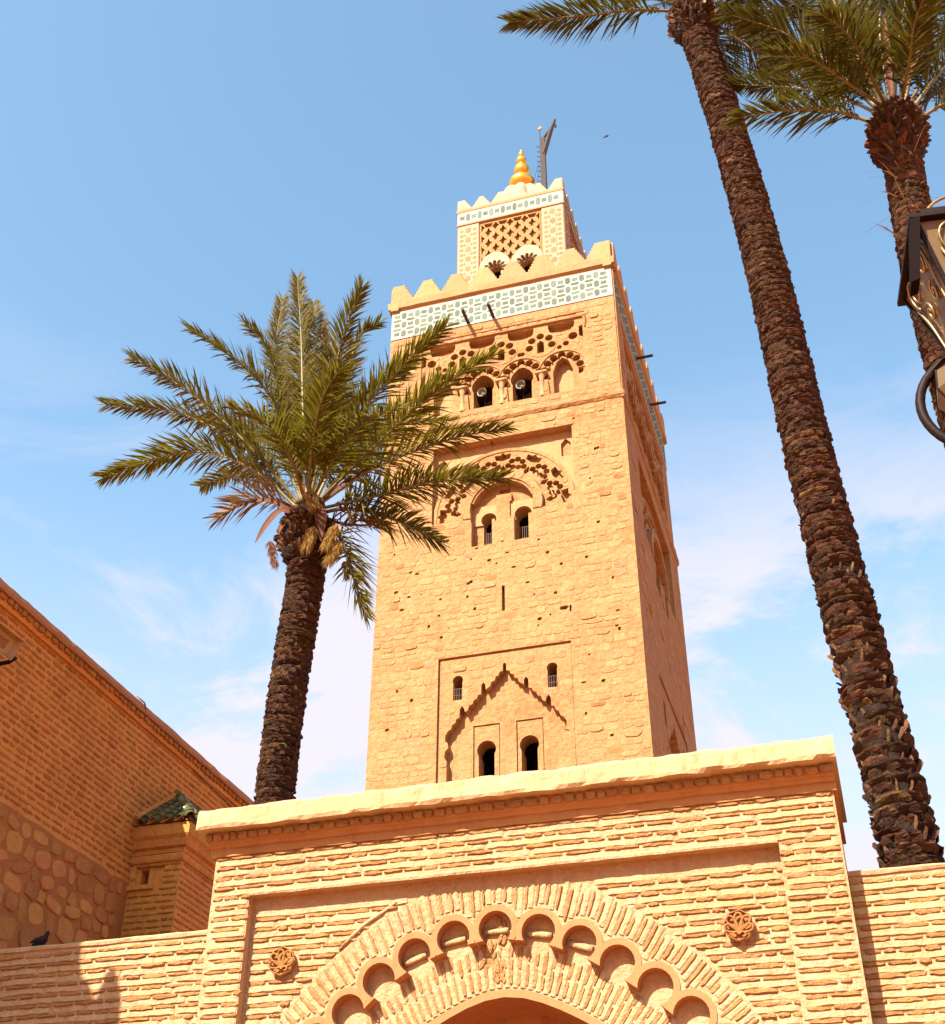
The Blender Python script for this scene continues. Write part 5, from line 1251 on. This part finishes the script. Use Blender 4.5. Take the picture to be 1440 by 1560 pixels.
m_ = MB(); m_.add([(.75, 4.50, 6.19), (.795, 4.50, 6.19), (.722, 4.50, 5.80), (.682, 4.50, 5.79), (.74, 4.60, 6.19), (.785, 4.60, 6.19), (.712, 4.60, 5.80), (.672, 4.60, 5.79)], [(0, 1, 2, 3), (4, 7, 6, 5), (0, 4, 5, 1), (1, 5, 6, 2), (2, 6, 7, 3), (3, 7, 4, 0)]); m_.build('side_skirt', MAT['iron_dark'], ln)
# big ring bracket and the second, smaller lantern head inside it
m_ = MB(); m_.tube([(.83+.245*math.cos(a), 4.5, 5.06+.255*math.sin(a)) for a in np.linspace(.55, 5.9, 34)], .021, 10); m_.build('ring_bracket', MAT['iron'], ln, True)
m_ = MB(); m_.tube([(.83+.245*math.cos(.55), 4.5, 5.06+.255*math.sin(.55)), (1.15, 4.5, 5.38), (1.35, 4.5, 5.6)], .021, 10); m_.build('bracket', MAT['iron'], ln, True)
oc = Vector((.83, 4.5, 5.08)); m_ = MB(); g_ = MB(); n = 8
ringp = lambda r, z: [Vector((oc.x+r*math.cos(2*math.pi*(i+.5)/n), oc.y+r*math.sin(2*math.pi*(i+.5)/n), oc.z+z)) for i in range(n)]
A_, B_, C_ = ringp(.17, .13), ringp(.185, .02), ringp(.07, -.16)
g_.add(A_+B_+C_, [(i, (i+1) % n, n+(i+1) % n, n+i) for i in range(n)] + [(n+i, n+(i+1) % n, 2*n+(i+1) % n, 2*n+i) for i in range(n)]); g_.build('lens', MAT['glass'], ln)
for i in range(n): m_.tube([A_[i], B_[i], C_[i]], .006, 4)
m_.tube(A_+[A_[0]], .009, 5); m_.tube(C_+[C_[0]], .009, 5); m_.build('lens_frame', MAT['iron'], ln)
m_ = MB(); m_.lathe([(.18, .13), (.12, .19), (.04, .23), (.0, .24)], (oc.x, oc.y, oc.z), 16); m_.build('lens_cap', MAT['brass'], ln, True)

# ------------------------------------------------------------------ birds
px, py, pz = -8.86, 12.40, 5.82
pg = thing('pigeon', (px, py, pz), 'dark pigeon perched on top of the low wall at the left', 'bird')
mb = MB(); prof = [(-.185, .055, .070, .010), (-.15, .045, .075, .020), (-.10, .035, .085, .036), (-.05, .02, .092, .054), (0, 0, .098, .062), (.035, -.01, .112, .055), (.06, -.015, .136, .036), (.072, -.018, .160, .027), (.084, -.02, .182, .029), (.098, -.022, .188, .022), (.108, -.024, .184, .009), (.128, -.027, .178, .003)]
mb.tube([(px+a*.85, py+b, pz+c*.9) for a, b, c, r in prof], [r*.9 for *_, r in prof], 14); mb.build('body', MAT['feather'], pg, True)
for s in (-1, 1):
    mb = MB(); mb.tube([(px+.02, py+s*.042, pz+.10), (px-.03, py+s*.05, pz+.09), (px-.09, py+s*.038, pz+.075), (px-.13, py+s*.024, pz+.068)], [.016, .026, .017, .005], 8); mb.build('wing', MAT['feather'], pg, True)
for s in (-1, 1):
    m_ = MB(); m_.tube([(px+.0, py+s*.02, pz+.06), (px+.01, py+s*.02, pz+.005)], .006, 6); m_.tube([(px-.01, py+s*.02, pz+.012), (px+.035, py+s*.03, pz+.010)], .004, 5); m_.build('leg', MAT['spathe'], pg)
bx, by, bz = -3.55, 25.0, 33.2
fb = thing('flying_bird', (bx, by, bz), 'tiny dark bird flying in the sky right of the finial', 'bird')
mb = MB(); mb.tube([(bx-.09, by, bz-.02), (bx-.05, by, bz-.01), (bx, by, bz), (bx+.04, by, bz+.01), (bx+.06, by, bz+.02), (bx+.08, by, bz+.02)], [.018, .015, .026, .020, .014, .003], 10); mb.build('body', MAT['feather'], fb, True)
for s, dz in ((-1, -.06), (1, .16)):
    m_ = MB(); pts = [(.03, 0, 0), (.04, s*.06, dz*.4), (.0, s*.12, dz*.7), (-.02, s*.06, dz*.4), (-.02, 0, 0)]
    m_.add([(bx+a, by+b*.5, bz+c+b*.35+.008) for a, b, c in pts] + [(bx+a, by+b*.5, bz+c+b*.35-.004) for a, b, c in pts], [(0, 1, 2, 3, 4), (9, 8, 7, 6, 5)] + [(i, 5+i, 5+(i+1) % 5, (i+1) % 5) for i in range(5)]); m_.build('wing', MAT['feather'], fb)
